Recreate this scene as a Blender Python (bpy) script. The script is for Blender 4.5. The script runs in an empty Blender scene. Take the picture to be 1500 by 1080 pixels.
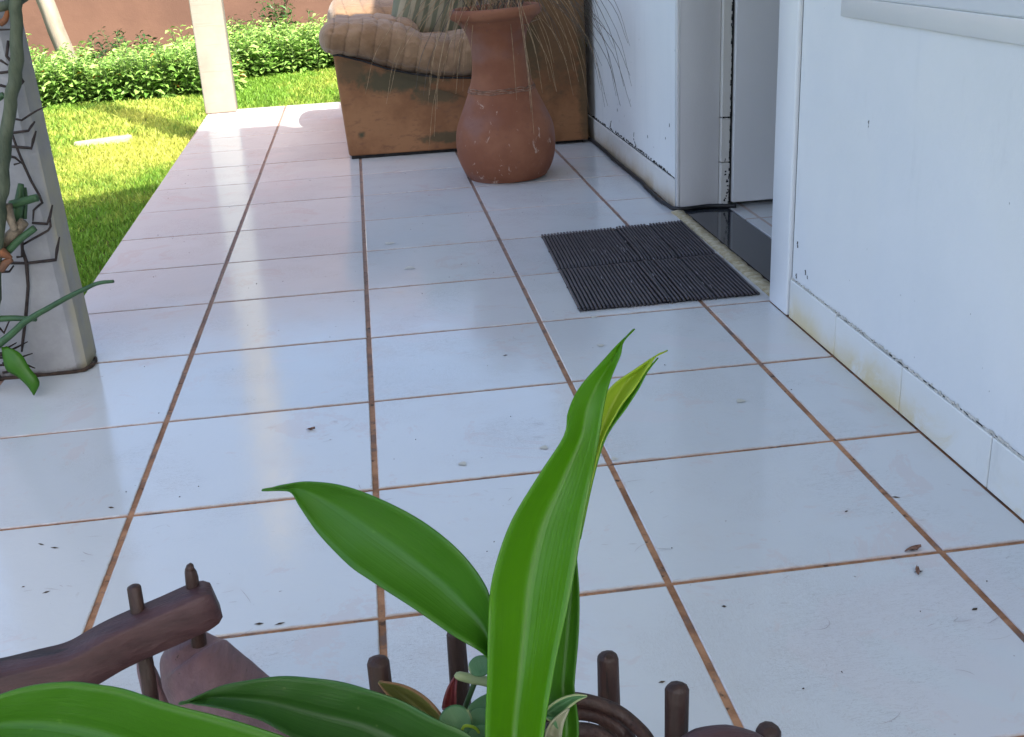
import bpy, bmesh, math, random
import numpy as np
from mathutils import Vector, Matrix, noise
random.seed(7); rng=np.random.default_rng(7)
sc=bpy.context.scene; COL=sc.collection
# ---------------------------------------------------------------- camera, sky, sun, exposure
cam_d=bpy.data.cameras.new('camera'); cam=bpy.data.objects.new('camera',cam_d); COL.objects.link(cam)
Rr=Vector((0.98973320,-0.13355588,-0.05090201)); Ru=Vector((0.09592237,0.35666386,0.92929532)); Rf=Vector((0.10595795,0.92463707,-0.36581306))
M=Matrix.Identity(4)
for i in range(3): M[i][0]=Rr[i]; M[i][1]=Ru[i]; M[i][2]=-Rf[i]
M[0][3],M[1][3],M[2][3]=0.37923636,-1.11326164,0.73262592
cam.matrix_world=M
cam_d.sensor_width=36; cam_d.lens=1642.025/1500*36; cam_d.clip_start=.02; cam_d.clip_end=500
sc.camera=cam
SUN_AZ=(.5,-.866); SUN_EL=math.radians(51.5)
w=bpy.data.worlds.new('World'); sc.world=w; w.use_nodes=True
nt=w.node_tree; bg=nt.nodes['Background']; sky=nt.nodes.new('ShaderNodeTexSky'); sky.sky_type='NISHITA'
sky.sun_disc=False; sky.sun_elevation=SUN_EL; sky.dust_density=4.0; sky.air_density=.85; sky.ozone_density=.35; sky.sun_rotation=math.atan2(SUN_AZ[0],SUN_AZ[1])
nt.links.new(sky.outputs[0],bg.inputs[0]); bg.inputs[1].default_value=.15
sd=bpy.data.lights.new('sun','SUN'); sun=bpy.data.objects.new('sun',sd); COL.objects.link(sun)
sd.energy=3.0; sd.angle=math.radians(.5); sd.color=(1,.95,.86)
dirv=Vector((SUN_AZ[0]*math.cos(SUN_EL),SUN_AZ[1]*math.cos(SUN_EL),math.sin(SUN_EL)))
sun.rotation_euler=dirv.to_track_quat('Z','Y').to_euler(); sun.location=dirv*20
sc.view_settings.view_transform='Standard'; sc.view_settings.look='None'; sc.view_settings.gamma=1
sc.view_settings.use_curve_mapping=False; sc.view_settings.exposure=1.88
# ---------------------------------------------------------------- helpers
def tag(o,label=None,cat=None,group=None,kind=None):
    if label:o['label']=label
    if cat:o['category']=cat
    if group:o['group']=group
    if kind:o['kind']=kind
    return o
def link(name,me,mat=None,parent=None,loc=None):
    o=bpy.data.objects.new(name,me); COL.objects.link(o)
    if mat is not None and me is not None and not me.materials:
        for m in (mat if isinstance(mat,(list,tuple)) else [mat]): me.materials.append(m)
    if parent is not None:
        o.parent=parent
        if loc is None: o.location=-world_loc(parent)
    if loc is not None: o.location=loc
    return o
def world_loc(p):
    v=Vector(p.location)
    while p.parent is not None: p=p.parent; v=v+p.location
    return v
def empty(name,loc,**k):
    o=bpy.data.objects.new(name,None); COL.objects.link(o); o.location=loc; tag(o,**k); return o
def mesh(name,V,F,smooth=True):
    me=bpy.data.meshes.new(name); me.from_pydata([tuple(v) for v in V],[],F); me.update()
    if smooth: me.polygons.foreach_set('use_smooth',[True]*len(me.polygons))
    return me
def boxv(x0,x1,y0,y1,z0,z1):
    return [(x0,y0,z0),(x1,y0,z0),(x1,y1,z0),(x0,y1,z0),(x0,y0,z1),(x1,y0,z1),(x1,y1,z1),(x0,y1,z1)]
BF=[(0,3,2,1),(4,5,6,7),(0,1,5,4),(1,2,6,5),(2,3,7,6),(3,0,4,7)]
def bevmesh(name,V,F,b=.003,seg=2):
    bm=bmesh.new(); vs=[bm.verts.new(v) for v in V]
    for f in F: bm.faces.new([vs[i] for i in f])
    bmesh.ops.recalc_face_normals(bm,faces=bm.faces)
    if b: bmesh.ops.bevel(bm,geom=list(bm.edges),offset=b,segments=seg,affect='EDGES',profile=.5)
    me=bpy.data.meshes.new(name); bm.to_mesh(me); bm.free()
    if b and seg>1: me.polygons.foreach_set('use_smooth',[True]*len(me.polygons))
    return me
def box(name,x0,x1,y0,y1,z0,z1,mat,parent=None,b=.002,seg=1,**k):
    me=bevmesh(name,boxv(x0,x1,y0,y1,z0,z1),BF,b,seg); o=link(name,me,mat,parent)
    return tag(o,**k)
def prism(name,poly,z0,z1,mat,parent=None,b=0,seg=1,**k):
    n=len(poly); V=[(p[0],p[1],z0) for p in poly]+[(p[0],p[1],z1) for p in poly]
    F=[tuple(range(n))[::-1],tuple(range(n,2*n))]+[(i,(i+1)%n,n+(i+1)%n,n+i) for i in range(n)]
    return tag(link(name,bevmesh(name,V,F,b,seg),mat,parent),**k)
def catmull(P,n):
    P=[Vector(p) for p in P]
    if len(P)==2: return [P[0].lerp(P[1],i/n) for i in range(n+1)]
    Q=[P[0]*2-P[1]]+P+[P[-1]*2-P[-2]]; out=[]; m=len(P)-1
    for i in range(n+1):
        s=i/n*m; k=min(int(s),m-1); t=s-k; a,b,c,d=Q[k:k+4]
        out.append(.5*((2*b)+(c-a)*t+(2*a-5*b+4*c-d)*t*t+(3*b-a-3*c+d)*t**3))
    return out
def tube_geo(P,R,seg=8,V=None,F=None,cap=True,sq=None):
    V=[] if V is None else V; F=[] if F is None else F; o=len(V); n=len(P)
    P=[Vector(p) for p in P]
    if not hasattr(R,'__len__'): R=[R]*n
    t0=(P[1]-P[0]).normalized(); up=Vector((0,0,1)) if abs(t0.z)<.9 else Vector((0,1,0))
    a=t0.cross(up).normalized()
    for i in range(n):
        t=(P[min(i+1,n-1)]-P[max(i-1,0)]).normalized(); a=(a-t*a.dot(t)).normalized(); b=t.cross(a)
        for j in range(seg):
            th=2*math.pi*j/seg; ra=R[i]
            V.append(P[i]+(a*math.cos(th)+b*math.sin(th))*ra)
    for i in range(n-1):
        for j in range(seg):
            k=(j+1)%seg; F.append((o+i*seg+j,o+i*seg+k,o+(i+1)*seg+k,o+(i+1)*seg+j))
    if cap: F.append(tuple(o+j for j in range(seg))[::-1]); F.append(tuple(o+(n-1)*seg+j for j in range(seg)))
    return V,F
def tube(name,P,R,mat,parent=None,seg=8,n=None,rough=0,**k):
    if n: 
        m=len(P); P2=catmull(P,n)
        if hasattr(R,'__len__'): R=[float(np.interp(i/n*(m-1),range(m),R)) for i in range(n+1)]
        P=P2
    if rough: P=[Vector(p)+Vector((noise.noise(Vector(p)*40+Vector((s,0,0))) for s in (0,9,21)))*rough for p in P]
    V,F=tube_geo(P,R,seg); return tag(link(name,mesh(name,V,F),mat,parent),**k)
def lathe(prof,seg=64,wob=0):
    V=[];F=[]
    for i,(r,z) in enumerate(prof):
        for j in range(seg):
            a=2*math.pi*j/seg; rr=r*(1+wob*noise.noise(Vector((math.cos(a)*1.3,math.sin(a)*1.3,z*6))))
            V.append((rr*math.cos(a),rr*math.sin(a),z))
    for i in range(len(prof)-1):
        for j in range(seg):
            k=(j+1)%seg; F.append((i*seg+j,i*seg+k,(i+1)*seg+k,(i+1)*seg+j))
    F.append(tuple(range(seg))[::-1]); F.append(tuple((len(prof)-1)*seg+j for j in range(seg)))
    return V,F
# ---------------------------------------------------------------- material helper
class G:
    def __init__(s,name,rough=.6,spec=.5):
        s.m=bpy.data.materials.new(name); s.m.use_nodes=True; s.t=s.m.node_tree; s.b=s.t.nodes['Principled BSDF']
        s.b.inputs['Roughness'].default_value=rough; s.b.inputs['Specular IOR Level'].default_value=spec
        s.geo=s.t.nodes.new('ShaderNodeNewGeometry'); s.tc=s.t.nodes.new('ShaderNodeTexCoord')
        s.pos=s.geo.outputs['Position']; s.obj=s.tc.outputs['Object']
    def n(s,k): return s.t.nodes.new(k)
    def l(s,a,b): s.t.links.new(a,b)
    def noise(s,scale,detail=4,rough=.55,vec=None,dist=0,stretch=None):
        v=vec or s.pos
        if stretch:
            mp=s.n('ShaderNodeMapping'); mp.inputs['Scale'].default_value=stretch; s.l(v,mp.inputs[0]); v=mp.outputs[0]
        x=s.n('ShaderNodeTexNoise'); x.inputs['Scale'].default_value=scale; x.inputs['Detail'].default_value=detail
        x.inputs['Roughness'].default_value=rough; x.inputs['Distortion'].default_value=dist; s.l(v,x.inputs['Vector']); return x.outputs[0]
    def ramp(s,f,a,b,c0=0.,c1=1.):
        r=s.n('ShaderNodeMapRange'); r.inputs[1].default_value=a; r.inputs[2].default_value=b; r.inputs[3].default_value=c0; r.inputs[4].default_value=c1
        r.interpolation_type='SMOOTHSTEP'; s.l(f,r.inputs[0]); return r.outputs[0]
    def math(s,op,a,b=0.,c=None):
        x=s.n('ShaderNodeMath'); x.operation=op
        for i,q in enumerate((a,b)):
            if hasattr(q,'is_output'): s.l(q,x.inputs[i])
            else: x.inputs[i].default_value=q
        return x.outputs[0]
    def mix(s,f,a,b):
        x=s.n('ShaderNodeMix'); x.data_type='RGBA'
        for sock,q in ((x.inputs[0],f),(x.inputs[6],a),(x.inputs[7],b)):
            if hasattr(q,'is_output'): s.l(q,sock)
            elif isinstance(q,(int,float)): sock.default_value=q
            else: sock.default_value=(*q,1)
        return x.outputs[2]
    def xyz(s,v=None):
        x=s.n('ShaderNodeSeparateXYZ'); s.l(v or s.pos,x.inputs[0]); return x.outputs
    def color(s,c):
        if hasattr(c,'is_output'): s.l(c,s.b.inputs['Base Color'])
        else: s.b.inputs['Base Color'].default_value=(*c,1)
        return s
    def rough(s,r): s.l(r,s.b.inputs['Roughness']); return s
    def bump(s,h,dist=.002,st=1.):
        x=s.n('ShaderNodeBump'); x.inputs['Distance'].default_value=dist; x.inputs['Strength'].default_value=st
        s.l(h,x.inputs['Height'])
        if s.b.inputs['Normal'].links: s.l(s.b.inputs['Normal'].links[0].from_socket,x.inputs['Normal'])
        s.l(x.outputs[0],s.b.inputs['Normal']); return s
    def blob(s,c,r,amp=.5,scale=25):
        d=s.n('ShaderNodeVectorMath'); d.operation='SUBTRACT'; s.l(s.pos,d.inputs[0]); d.inputs[1].default_value=c
        q=s.n('ShaderNodeVectorMath'); q.operation='DIVIDE'; s.l(d.outputs[0],q.inputs[0]); q.inputs[1].default_value=r
        L=s.n('ShaderNodeVectorMath'); L.operation='LENGTH'; s.l(q.outputs[0],L.inputs[0])
        nn=s.noise(scale,5,.65); t=s.math('ADD',L.outputs['Value'],s.math('MULTIPLY',s.math('SUBTRACT',nn,.5),amp*4))
        return s.ramp(t,1.15,.55)
def leafmat(name,c1,c2,vein,trans=.35,rough=.38,edge=None,uvs=True):
    g=G(name,rough,.45); uv=g.tc.outputs['UV']; x=g.xyz(uv)
    stripes=g.noise(1,3,.6,vec=uv,stretch=(34,1.2,1)); base=g.mix(g.ramp(stripes,.2,.8,.35,.65),c1,c2)
    mid=g.ramp(g.math('ABSOLUTE',g.math('SUBTRACT',x[0],.5)),.035,.0); base=g.mix(g.math('MULTIPLY',mid,.14),base,vein)
    sp=g.ramp(g.noise(160,2),.70,.76); base=g.mix(g.math('MULTIPLY',sp,.5),base,vein)
    if edge: base=g.mix(g.ramp(g.math('ABSOLUTE',g.math('SUBTRACT',x[0],.5)),.40,.48),base,edge)
    g.color(base); g.bump(stripes,.0007,.4); g.bump(g.noise(18,2),.002,.4)
    tr=g.n('ShaderNodeBsdfTranslucent'); ms=g.n('ShaderNodeMixShader'); ms.inputs[0].default_value=trans
    g.l(g.mix(.5,base,(c2[0]*1.9,c2[1]*1.7,c2[2]*.7)),tr.inputs[0]); out=g.t.nodes['Material Output']
    g.l(g.b.outputs[0],ms.inputs[1]); g.l(tr.outputs[0],ms.inputs[2]); g.l(ms.outputs[0],out.inputs[0]); return g.m
# ---------------------------------------------------------------- materials
def m_tile():
    g=G('glazed_tile',.12,.5)
    oi=g.n('ShaderNodeObjectInfo'); big=g.noise(1.6,3); 
    c=g.mix(g.ramp(oi.outputs['Random'],0,1),(.54,.56,.57),(.60,.61,.61)); c=g.mix(g.ramp(big,.35,.7,0,.5),c,(.52,.535,.55))
    film=g.noise(7,6,.7); c=g.mix(g.ramp(film,.52,.75,0,.35),c,(.55,.50,.48))
    scr=g.noise(9,4,.7,stretch=(3,14,1),dist=2.5); line=g.ramp(g.math('ABSOLUTE',g.math('SUBTRACT',scr,.5)),.016,.0)
    msk=g.ramp(g.noise(3.4,3),.50,.60); c=g.mix(g.math('MULTIPLY',g.math('MULTIPLY',line,msk),.65),c,(.27,.24,.23))
    scr2=g.noise(13,5,.75,stretch=(11,2.5,1),dist=3.5); line2=g.ramp(g.math('ABSOLUTE',g.math('SUBTRACT',scr2,.5)),.014,.0); c=g.mix(g.math('MULTIPLY',g.math('MULTIPLY',line2,g.ramp(g.noise(3.9,2,dist=.5),.54,.62)),.6),c,(.30,.25,.23))
    P=g.xyz()
    def edge(o,pitch):
        m=g.math('ABSOLUTE',g.math('SUBTRACT',g.math('FRACT',g.math('DIVIDE',g.math('ADD',o,pitch*20),pitch)),.5)); return g.math('MULTIPLY',g.math('SUBTRACT',.5,m),pitch)
    ed=g.math('MINIMUM',edge(P[0],.34),edge(P[1],.325)); ed=g.math('SUBTRACT',ed,g.math('MULTIPLY',g.noise(24,6,.75),.009))
    c=g.mix(g.ramp(ed,.0020,-.0016,0,.6),c,(.36,.21,.13)); blot=g.ramp(g.noise(24,4,.6,dist=1),.68,.74,0,.28); c=g.mix(blot,c,(.45,.42,.38))
    sp=g.ramp(g.noise(75,2,.5),.755,.785); c=g.mix(g.math('MULTIPLY',sp,.6),c,(.22,.19,.18))
    wet=g.ramp(g.noise(3.1,3,vec=g.pos,dist=.6),.60,.63,0,.22); ring=g.ramp(g.noise(5.5,6,.75,dist=.8),.57,.62,0,.35)
    c=g.mix(ring,c,(.56,.46,.44)); c=g.mix(wet,c,(.60,.53,.54))
    g.color(c); g.rough(g.ramp(film,.3,.8,.045,.20)); g.bump(g.noise(5,3,.5),.0016,.30); g.bump(g.noise(42,4,.65,dist=1.2),.0007,.4)
    return g.m
def m_grout():
    g=G('grout',.85,.2); n1=g.noise(14,5,.7); c=g.mix(g.ramp(n1,.35,.65),(.24,.115,.06),(.46,.24,.13)); x=g.xyz()
    c=g.mix(g.ramp(x[1],.1,1.6,0,.7),c,(.23,.165,.145)); c=g.mix(g.ramp(g.noise(9,6,.8),.50,.62,0,.7),c,(.13,.105,.10)); c=g.mix(g.ramp(g.noise(60,4),.60,.70,0,.8),c,(.05,.035,.03))
    g.color(c); g.bump(g.noise(220,3),.001,.8); return g.m
def m_paint(name,c1,c2,chips=True,rough=.55,stain=None,bump=.6):
    g=G(name,rough,.35); c=g.mix(g.ramp(g.noise(2.2,4),.35,.7),c1,c2)
    c=g.mix(g.ramp(g.noise(11,6,.7,stretch=(1,1,.35)),.60,.78,0,.35),c,tuple(q*.72 for q in c1))
    if chips:
        x=g.xyz(); low=g.ramp(x[2],.30,.06); f=g.math('ADD',g.noise(70,3,.55,stretch=(1,1,.5)),g.math('MULTIPLY',low,.035))
        c=g.mix(g.ramp(f,.745,.76),c,(.10,.10,.10)); drip=g.noise(6,4,.7,stretch=(1,1,.12)); c=g.mix(g.ramp(drip,.56,.70,0,.22),c,(.50,.53,.55)); pt=g.noise(1.1,2,.4,dist=.4); c=g.mix(g.ramp(pt,.50,.53,0,.18),c,(.80,.79,.74))
    if stain:
        x=g.xyz(); c=g.mix(g.math('MULTIPLY',g.ramp(g.math('ADD',x[2],g.math('MULTIPLY',g.noise(9,3),.07)),.100,.026),g.ramp(g.math('ADD',g.noise(6,6,.75,dist=1.),g.ramp(x[1],-.3,.9,-.12,.16)),.40,.68,.05,.8)),c,stain)
    g.color(c); g.bump(g.noise(5,5,.6),.012,bump*.6); g.bump(g.noise(130,3),.0008,bump); return g.m
TILE=m_tile(); GROUT=m_grout()
WALL=m_paint('painted_plaster',(.72,.74,.75),(.78,.79,.79)); SKIRT=m_paint('skirting_glaze',(.70,.71,.69),(.75,.75,.72),False,.3,(.60,.46,.17),.25)
SKIRT2=m_paint('skirting_worn',(.62,.60,.57),(.68,.66,.62),True,.45,(.40,.27,.12),.4)
FRAME=m_paint('frame_paint',(.72,.74,.76),(.78,.79,.80),False,.4,None,.3)
JAMB=m_paint('jamb_paint',(.60,.59,.60),(.64,.63,.63),False,.5,None,.4); WORN=m_paint('worn_frame_paint',(.58,.56,.53),(.64,.62,.58),True,.55)
DOOR=m_paint('door_paint',(.66,.66,.67),(.70,.69,.70),False,.4,None,.3)
def simple(name,c1,c2,scale=20,rough=.6,bump=.0,spec=.4,stretch=None):
    g=G(name,rough,spec); f=g.noise(scale,5,.65,stretch=stretch); g.color(g.mix(g.ramp(f,.32,.68),c1,c2))
    if bump: g.bump(g.noise(scale*5,4,.6,stretch=stretch),bump,.7)
    return g.m
GRANITE=simple('black_granite',(.012,.015,.02),(.03,.035,.042),260,.09,0,.6); MORTAR=simple('yellow_mortar',(.34,.27,.15),(.52,.46,.33),60,.9,.002,.2)
BLACK=simple('black_cable',(.008,.008,.009),(.02,.02,.022),30,.5); CRACK=simple('dark_gap',(.010,.010,.012),(.03,.028,.027),60,.9)
ROOFM=simple('roof_board',(.66,.66,.66),(.70,.70,.69),4,.7); INTW=simple('room_paint',(.55,.56,.58),(.60,.61,.62),3,.7)
def m_post():
    g=G('post_paint',.6,.3); x=g.xyz(); c=g.mix(g.ramp(g.noise(5,5,.7),.35,.7),(.33,.295,.24),(.38,.345,.285))
    band=g.noise(1,3,.8,stretch=(2,2,46)); c=g.mix(g.ramp(band,.56,.64,0,.55),c,(.36,.27,.21))
    c=g.mix(g.ramp(x[2],.05,.0,0,.6),c,(.42,.30,.22)); g.color(c); g.bump(band,.002,.5); return g.m
def m_column():
    g=G('column_paint',.65,.3); x=g.xyz(); c=g.mix(g.ramp(g.noise(6,5,.7),.35,.7),(.27,.265,.27),(.36,.355,.355))
    c=g.mix(g.ramp(g.noise(16,5,.7,stretch=(1,1,.25)),.55,.7,0,.6),c,(.27,.26,.25))
    c=g.mix(g.ramp(g.math('ADD',x[2],g.math('MULTIPLY',g.noise(30,4),.05)),.045,.018),c,(.06,.04,.03))
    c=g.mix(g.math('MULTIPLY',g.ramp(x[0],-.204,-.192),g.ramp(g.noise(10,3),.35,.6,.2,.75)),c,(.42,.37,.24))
    g.color(c); g.bump(g.noise(25,5,.7),.002,.7); return g.m
POST=m_post(); COLM=m_column()
GWALL=m_paint('terracotta_wall_paint',(.145,.076,.050),(.112,.058,.039),False,.8,None,.8)
def m_ground():
    g=G('soil',.95,.1); g.color(g.mix(g.ramp(g.noise(8,5),.3,.7),(.05,.075,.015),(.10,.11,.03))); g.bump(g.noise(40,4),.01,.8); return g.m
def m_attr(name,trans=.3,rough=.5,bump=None):
    g=G(name,rough,.3); a=g.n('ShaderNodeVertexColor'); a.layer_name='Col'; g.color(a.outputs[0])
    tr=g.n('ShaderNodeBsdfTranslucent'); ms=g.n('ShaderNodeMixShader'); ms.inputs[0].default_value=trans; g.l(a.outputs[0],tr.inputs[0])
    g.l(g.b.outputs[0],ms.inputs[1]); g.l(tr.outputs[0],ms.inputs[2]); g.l(ms.outputs[0],g.t.nodes['Material Output'].inputs[0]); return g.m
SOIL=m_ground(); BLADE=m_attr('grass_blades',.4,.55); LEAFM=m_attr('shrub_leaves',.35,.4)
def setcol(me,cols):
    a=me.color_attributes.new('Col','FLOAT_COLOR','POINT'); a.data.foreach_set('color',np.asarray(cols,dtype=np.float32).ravel())
def fastmesh(name,V,F,k):
    me=bpy.data.meshes.new(name); n=len(F); me.vertices.add(len(V)); me.vertices.foreach_set('co',np.asarray(V,dtype=np.float32).ravel())
    me.loops.add(n*k); me.loops.foreach_set('vertex_index',np.asarray(F,dtype=np.int32).ravel())
    me.polygons.add(n); me.polygons.foreach_set('loop_start',np.arange(n,dtype=np.int32)*k); me.update(calc_edges=True); me.validate(); return me
# ================================================================ GROUND / LAWN
gz=-.15
def gh(x,y): return gz+.012*math.sin(x*1.7+y*.9)+.010*math.sin(y*2.3-x)
V=[];F=[];xs=list(np.linspace(-60,-8,8))+list(np.linspace(-6,4,60))+list(np.linspace(6,60,8)); ys=list(np.linspace(-60,-4,8))+list(np.linspace(-3,9,70))+list(np.linspace(11,60,8))
for y in ys:
    for x in xs: V.append((x,y,gh(x,y)))
nx=len(xs)
for j in range(len(ys)-1):
    for i in range(nx-1): F.append((j*nx+i,j*nx+i+1,(j+1)*nx+i+1,(j+1)*nx+i))
lawn=tag(link('lawn',mesh('lawn',V,F),SOIL),kind='structure')
def edge_x(y): return -.293-.018*(y-.9) if y>.8 else -1.0
def blades(n,x0,x1,y0,y1,h0,h1,wid,seed):
    r=np.random.default_rng(seed); x=r.uniform(x0,x1,n); y=r.uniform(y0,y1,n)
    ex=np.where(y>1.06,-.293-.018*(y-.9),-1.0); keep=(x<ex-.004)|(y>4.44); x=x[keep]; y=y[keep]; n=len(x)
    z=gz+.012*np.sin(x*1.7+y*.9)+.010*np.sin(y*2.3-x)
    a=r.uniform(0,2*np.pi,n); h=r.uniform(h0,h1,n); w_=wid*r.uniform(.7,1.3,n); lean=r.uniform(.1,.9,n)*h; b=r.uniform(0,2*np.pi,n)
    p=np.stack([x,y,z],1); d=np.stack([np.cos(a),np.sin(a),0*a],1)*w_[:,None]/2; L=np.stack([np.cos(b),np.sin(b),0*b],1)*lean[:,None]; U=np.stack([0*h,0*h,h],1)
    V=np.stack([p-d,p+d,p+d*.8+L*.35+U*.6,p-d*.8+L*.35+U*.6,p+L+U],1).reshape(-1,3)
    i=np.arange(n)[:,None]*5; F=np.concatenate([i+[0,1,2],i+[0,2,3],i+[3,2,4]],1).reshape(-1,3)
    dry=np.array([noise.noise(Vector((q[0]*1.6,q[1]*1.0,3.))) for q in p])*1.1+np.array([noise.noise(Vector((q[0]*9,q[1]*6,1.))) for q in p])*.5
    dry=dry+np.exp(-(((x+.60)/.28)**2+((y-4.35)/.5)**2))*1.1+np.exp(-(((x+.9)/.6)**2+((y-3.9)/.5)**2))*.35-np.clip((y-5.6)/1.,0,1)*.35-np.clip((3.1-y)/.6,0,1)*.7
    dry=np.clip(dry*.9+.32+r.normal(0,.16,n),0,1)
    c0=np.array([.17,.33,.035]); c1=np.array([.54,.56,.11]); c=c0+(c1-c0)*dry[:,None]; c*=r.uniform(.7,1.25,n)[:,None]
    return V,F,np.repeat(np.concatenate([c,np.ones((n,1))],1),5,0)
parts=[blades(120000,-2.3,-.28,.7,4.6,.010,.026,.0055,1),blades(80000,-2.6,.9,4.4,8.2,.015,.034,.008,2)]
off=0;VV=[];FF=[];CC=[]
for V,F,c in parts: VV.append(V);FF.append(F+off);CC.append(c);off+=len(V)
me=fastmesh('grass',np.concatenate(VV),np.concatenate(FF),3); setcol(me,np.concatenate(CC)); tag(link('grass',me,BLADE),label='bright green lawn grass with dry yellow patches',cat='grass',kind='stuff')
STONE=simple('pale_stone',(.28,.26,.17),(.38,.35,.25),30,.9,.002)
pts=[]
for i in range(18):
    a=2*math.pi*i/18; pts.append((-.90+.125*math.cos(a)*(1+.12*math.sin(3*a)),4.56+(.045+.03*math.cos(a))*math.sin(a)*(1+.2*math.cos(2*a))+.04*math.cos(a)))
prism('stepping_stone',pts,gz-.03,gz+.034,STONE,None,.008,2,label='small pale flat stone lying in the sunny lawn',cat='stone')
# ================================================================ GARDEN WALL, STAKE, HEDGES
gw=empty('garden_wall',(0,8.42,gz),label='terracotta painted garden wall behind the leafy hedge',cat='wall')
box('wall',-9,9,8.34,8.5,gz-.2,2.35,GWALL,gw,.004); box('coping',-9.02,9.02,8.31,8.53,2.352,2.40,GWALL,gw,.004)
STK=simple('weathered_stake',(.20,.175,.13),(.30,.265,.205),9,.85,.003,.2,(1,1,.2))
P=[(-1.5710,7.1000,-0.0780),(-1.6420,7.1500,0.1790),(-1.7020,7.2000,0.4370),(-1.7690,7.2500,0.7430),(-1.8430,7.3000,1.1270)]
V,F=[],[]
for p in P: pass
tube('leaning_stake',P,[.062,.06,.058,.056,.054],STK,None,4,16,.006,label='pale leaning concrete stake behind the left hedge',cat='stake')
def shrub(name,n,xf,yf,hf,size,seed,c0,c1,label,cat,base=gz,droop=.4,stemcol=(.10,.13,.04)):
    r=random.Random(seed); root=empty(name,(xf(.5),yf(.5,.5),base),label=label,cat=cat)
    V=[];F=[];C=[];SV=[];SF=[]
    ns=max(6,n//22); per=n//ns
    for s in range(ns):
        a=r.random(); b=r.random(); x=xf(a)+r.gauss(0,.02); y=yf(a,b); h=hf(a,b)*r.uniform(.55,1.08)
        lx,ly=r.gauss(0,.14)*h,r.gauss(0,.14)*h-.15*h*(b<.35); top=Vector((x+lx,y+ly,base+h)); bot=Vector((x,y,base-.01))
        tube_geo([bot,bot.lerp(top,.5)+Vector((r.gauss(0,.01),r.gauss(0,.01),0)),top],[.0035,.003,.0015],4,SV,SF)
        tone=r.uniform(.6,1.3)
        for q in range(per):
            f=(q+1)/per; f=f**.8; p=bot.lerp(top,f); az=q*2.4+r.uniform(-.5,.5); L=size*r.uniform(.6,1.25)*(1.1-.45*f*f); el=r.uniform(-.15,.9)*(.4+f*.6)
            d=Vector((math.cos(az)*math.cos(el),math.sin(az)*math.cos(el),math.sin(el))); side=d.cross(Vector((0,0,1))).normalized(); side=(side+Vector((0,0,r.gauss(0,.35)))).normalized(); up=side.cross(d)
            p=p+d*.008; o=len(V); tip=p+d*L-Vector((0,0,L*droop*r.random())); m=p+d*L*.45
            V+= [p,m+side*L*.22+up*L*.08,m,m-side*L*.22+up*L*.08,tip,p+d*L*.75+side*L*.13+up*L*.02-Vector((0,0,.1*L)),p+d*L*.75-side*L*.13+up*L*.02-Vector((0,0,.1*L))]
            F+= [(o,o+2,o+1),(o,o+3,o+2),(o+2,o+5,o+1),(o+2,o+3,o+6),(o+2,o+4,o+5),(o+2,o+6,o+4)]
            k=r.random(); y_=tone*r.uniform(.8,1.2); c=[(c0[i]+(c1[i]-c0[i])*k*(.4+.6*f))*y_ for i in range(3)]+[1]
            if r.random()<.006: c=r.choice([(.45,.16,.03,1),(.5,.38,.05,1),(.22,.13,.06,1)])
            C+=[c]*7
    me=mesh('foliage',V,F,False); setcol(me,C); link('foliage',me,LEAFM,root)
    link('stem',mesh('stem',SV,SF),STEMG,root); return root
STEMG=simple('green_stem',(.035,.075,.018),(.07,.12,.03),30,.6)
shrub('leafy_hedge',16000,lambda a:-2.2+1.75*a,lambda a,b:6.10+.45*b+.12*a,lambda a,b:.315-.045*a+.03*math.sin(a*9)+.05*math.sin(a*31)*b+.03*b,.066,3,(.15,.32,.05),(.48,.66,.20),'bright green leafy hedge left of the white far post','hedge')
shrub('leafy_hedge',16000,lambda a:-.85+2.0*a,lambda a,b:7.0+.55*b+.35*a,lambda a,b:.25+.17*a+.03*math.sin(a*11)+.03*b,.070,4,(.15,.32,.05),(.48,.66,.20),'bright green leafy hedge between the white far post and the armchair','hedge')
shrub('dark_shrub',420,lambda a:-1.55+.50*a,lambda a,b:7.35+.3*b,lambda a,b:.33+.03*a,.07,5,(.015,.05,.015),(.04,.10,.03),'low dark green shrub behind the middle of the left hedge','shrub')
shrub('dark_shrub',420,lambda a:-.80+.30*a,lambda a,b:7.5+.3*b,lambda a,b:.37,.07,6,(.015,.05,.015),(.04,.10,.03),'low dark green shrub behind the left hedge beside the post','shrub')
shrub('dark_shrub',300,lambda a:-.58+.5*a,lambda a,b:8.0+.2*b,lambda a,b:.36,.06,16,(.015,.05,.015),(.04,.10,.03),'low dark green shrub against the wall right of the post','shrub')
shrub('young_tree',160,lambda a:-.24+.10*a,lambda a,b:8.15+.08*b,lambda a,b:.62,.085,8,(.03,.09,.02),(.07,.15,.04),'thin young plant climbing the terracotta wall above the right hedge','plant')
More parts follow.
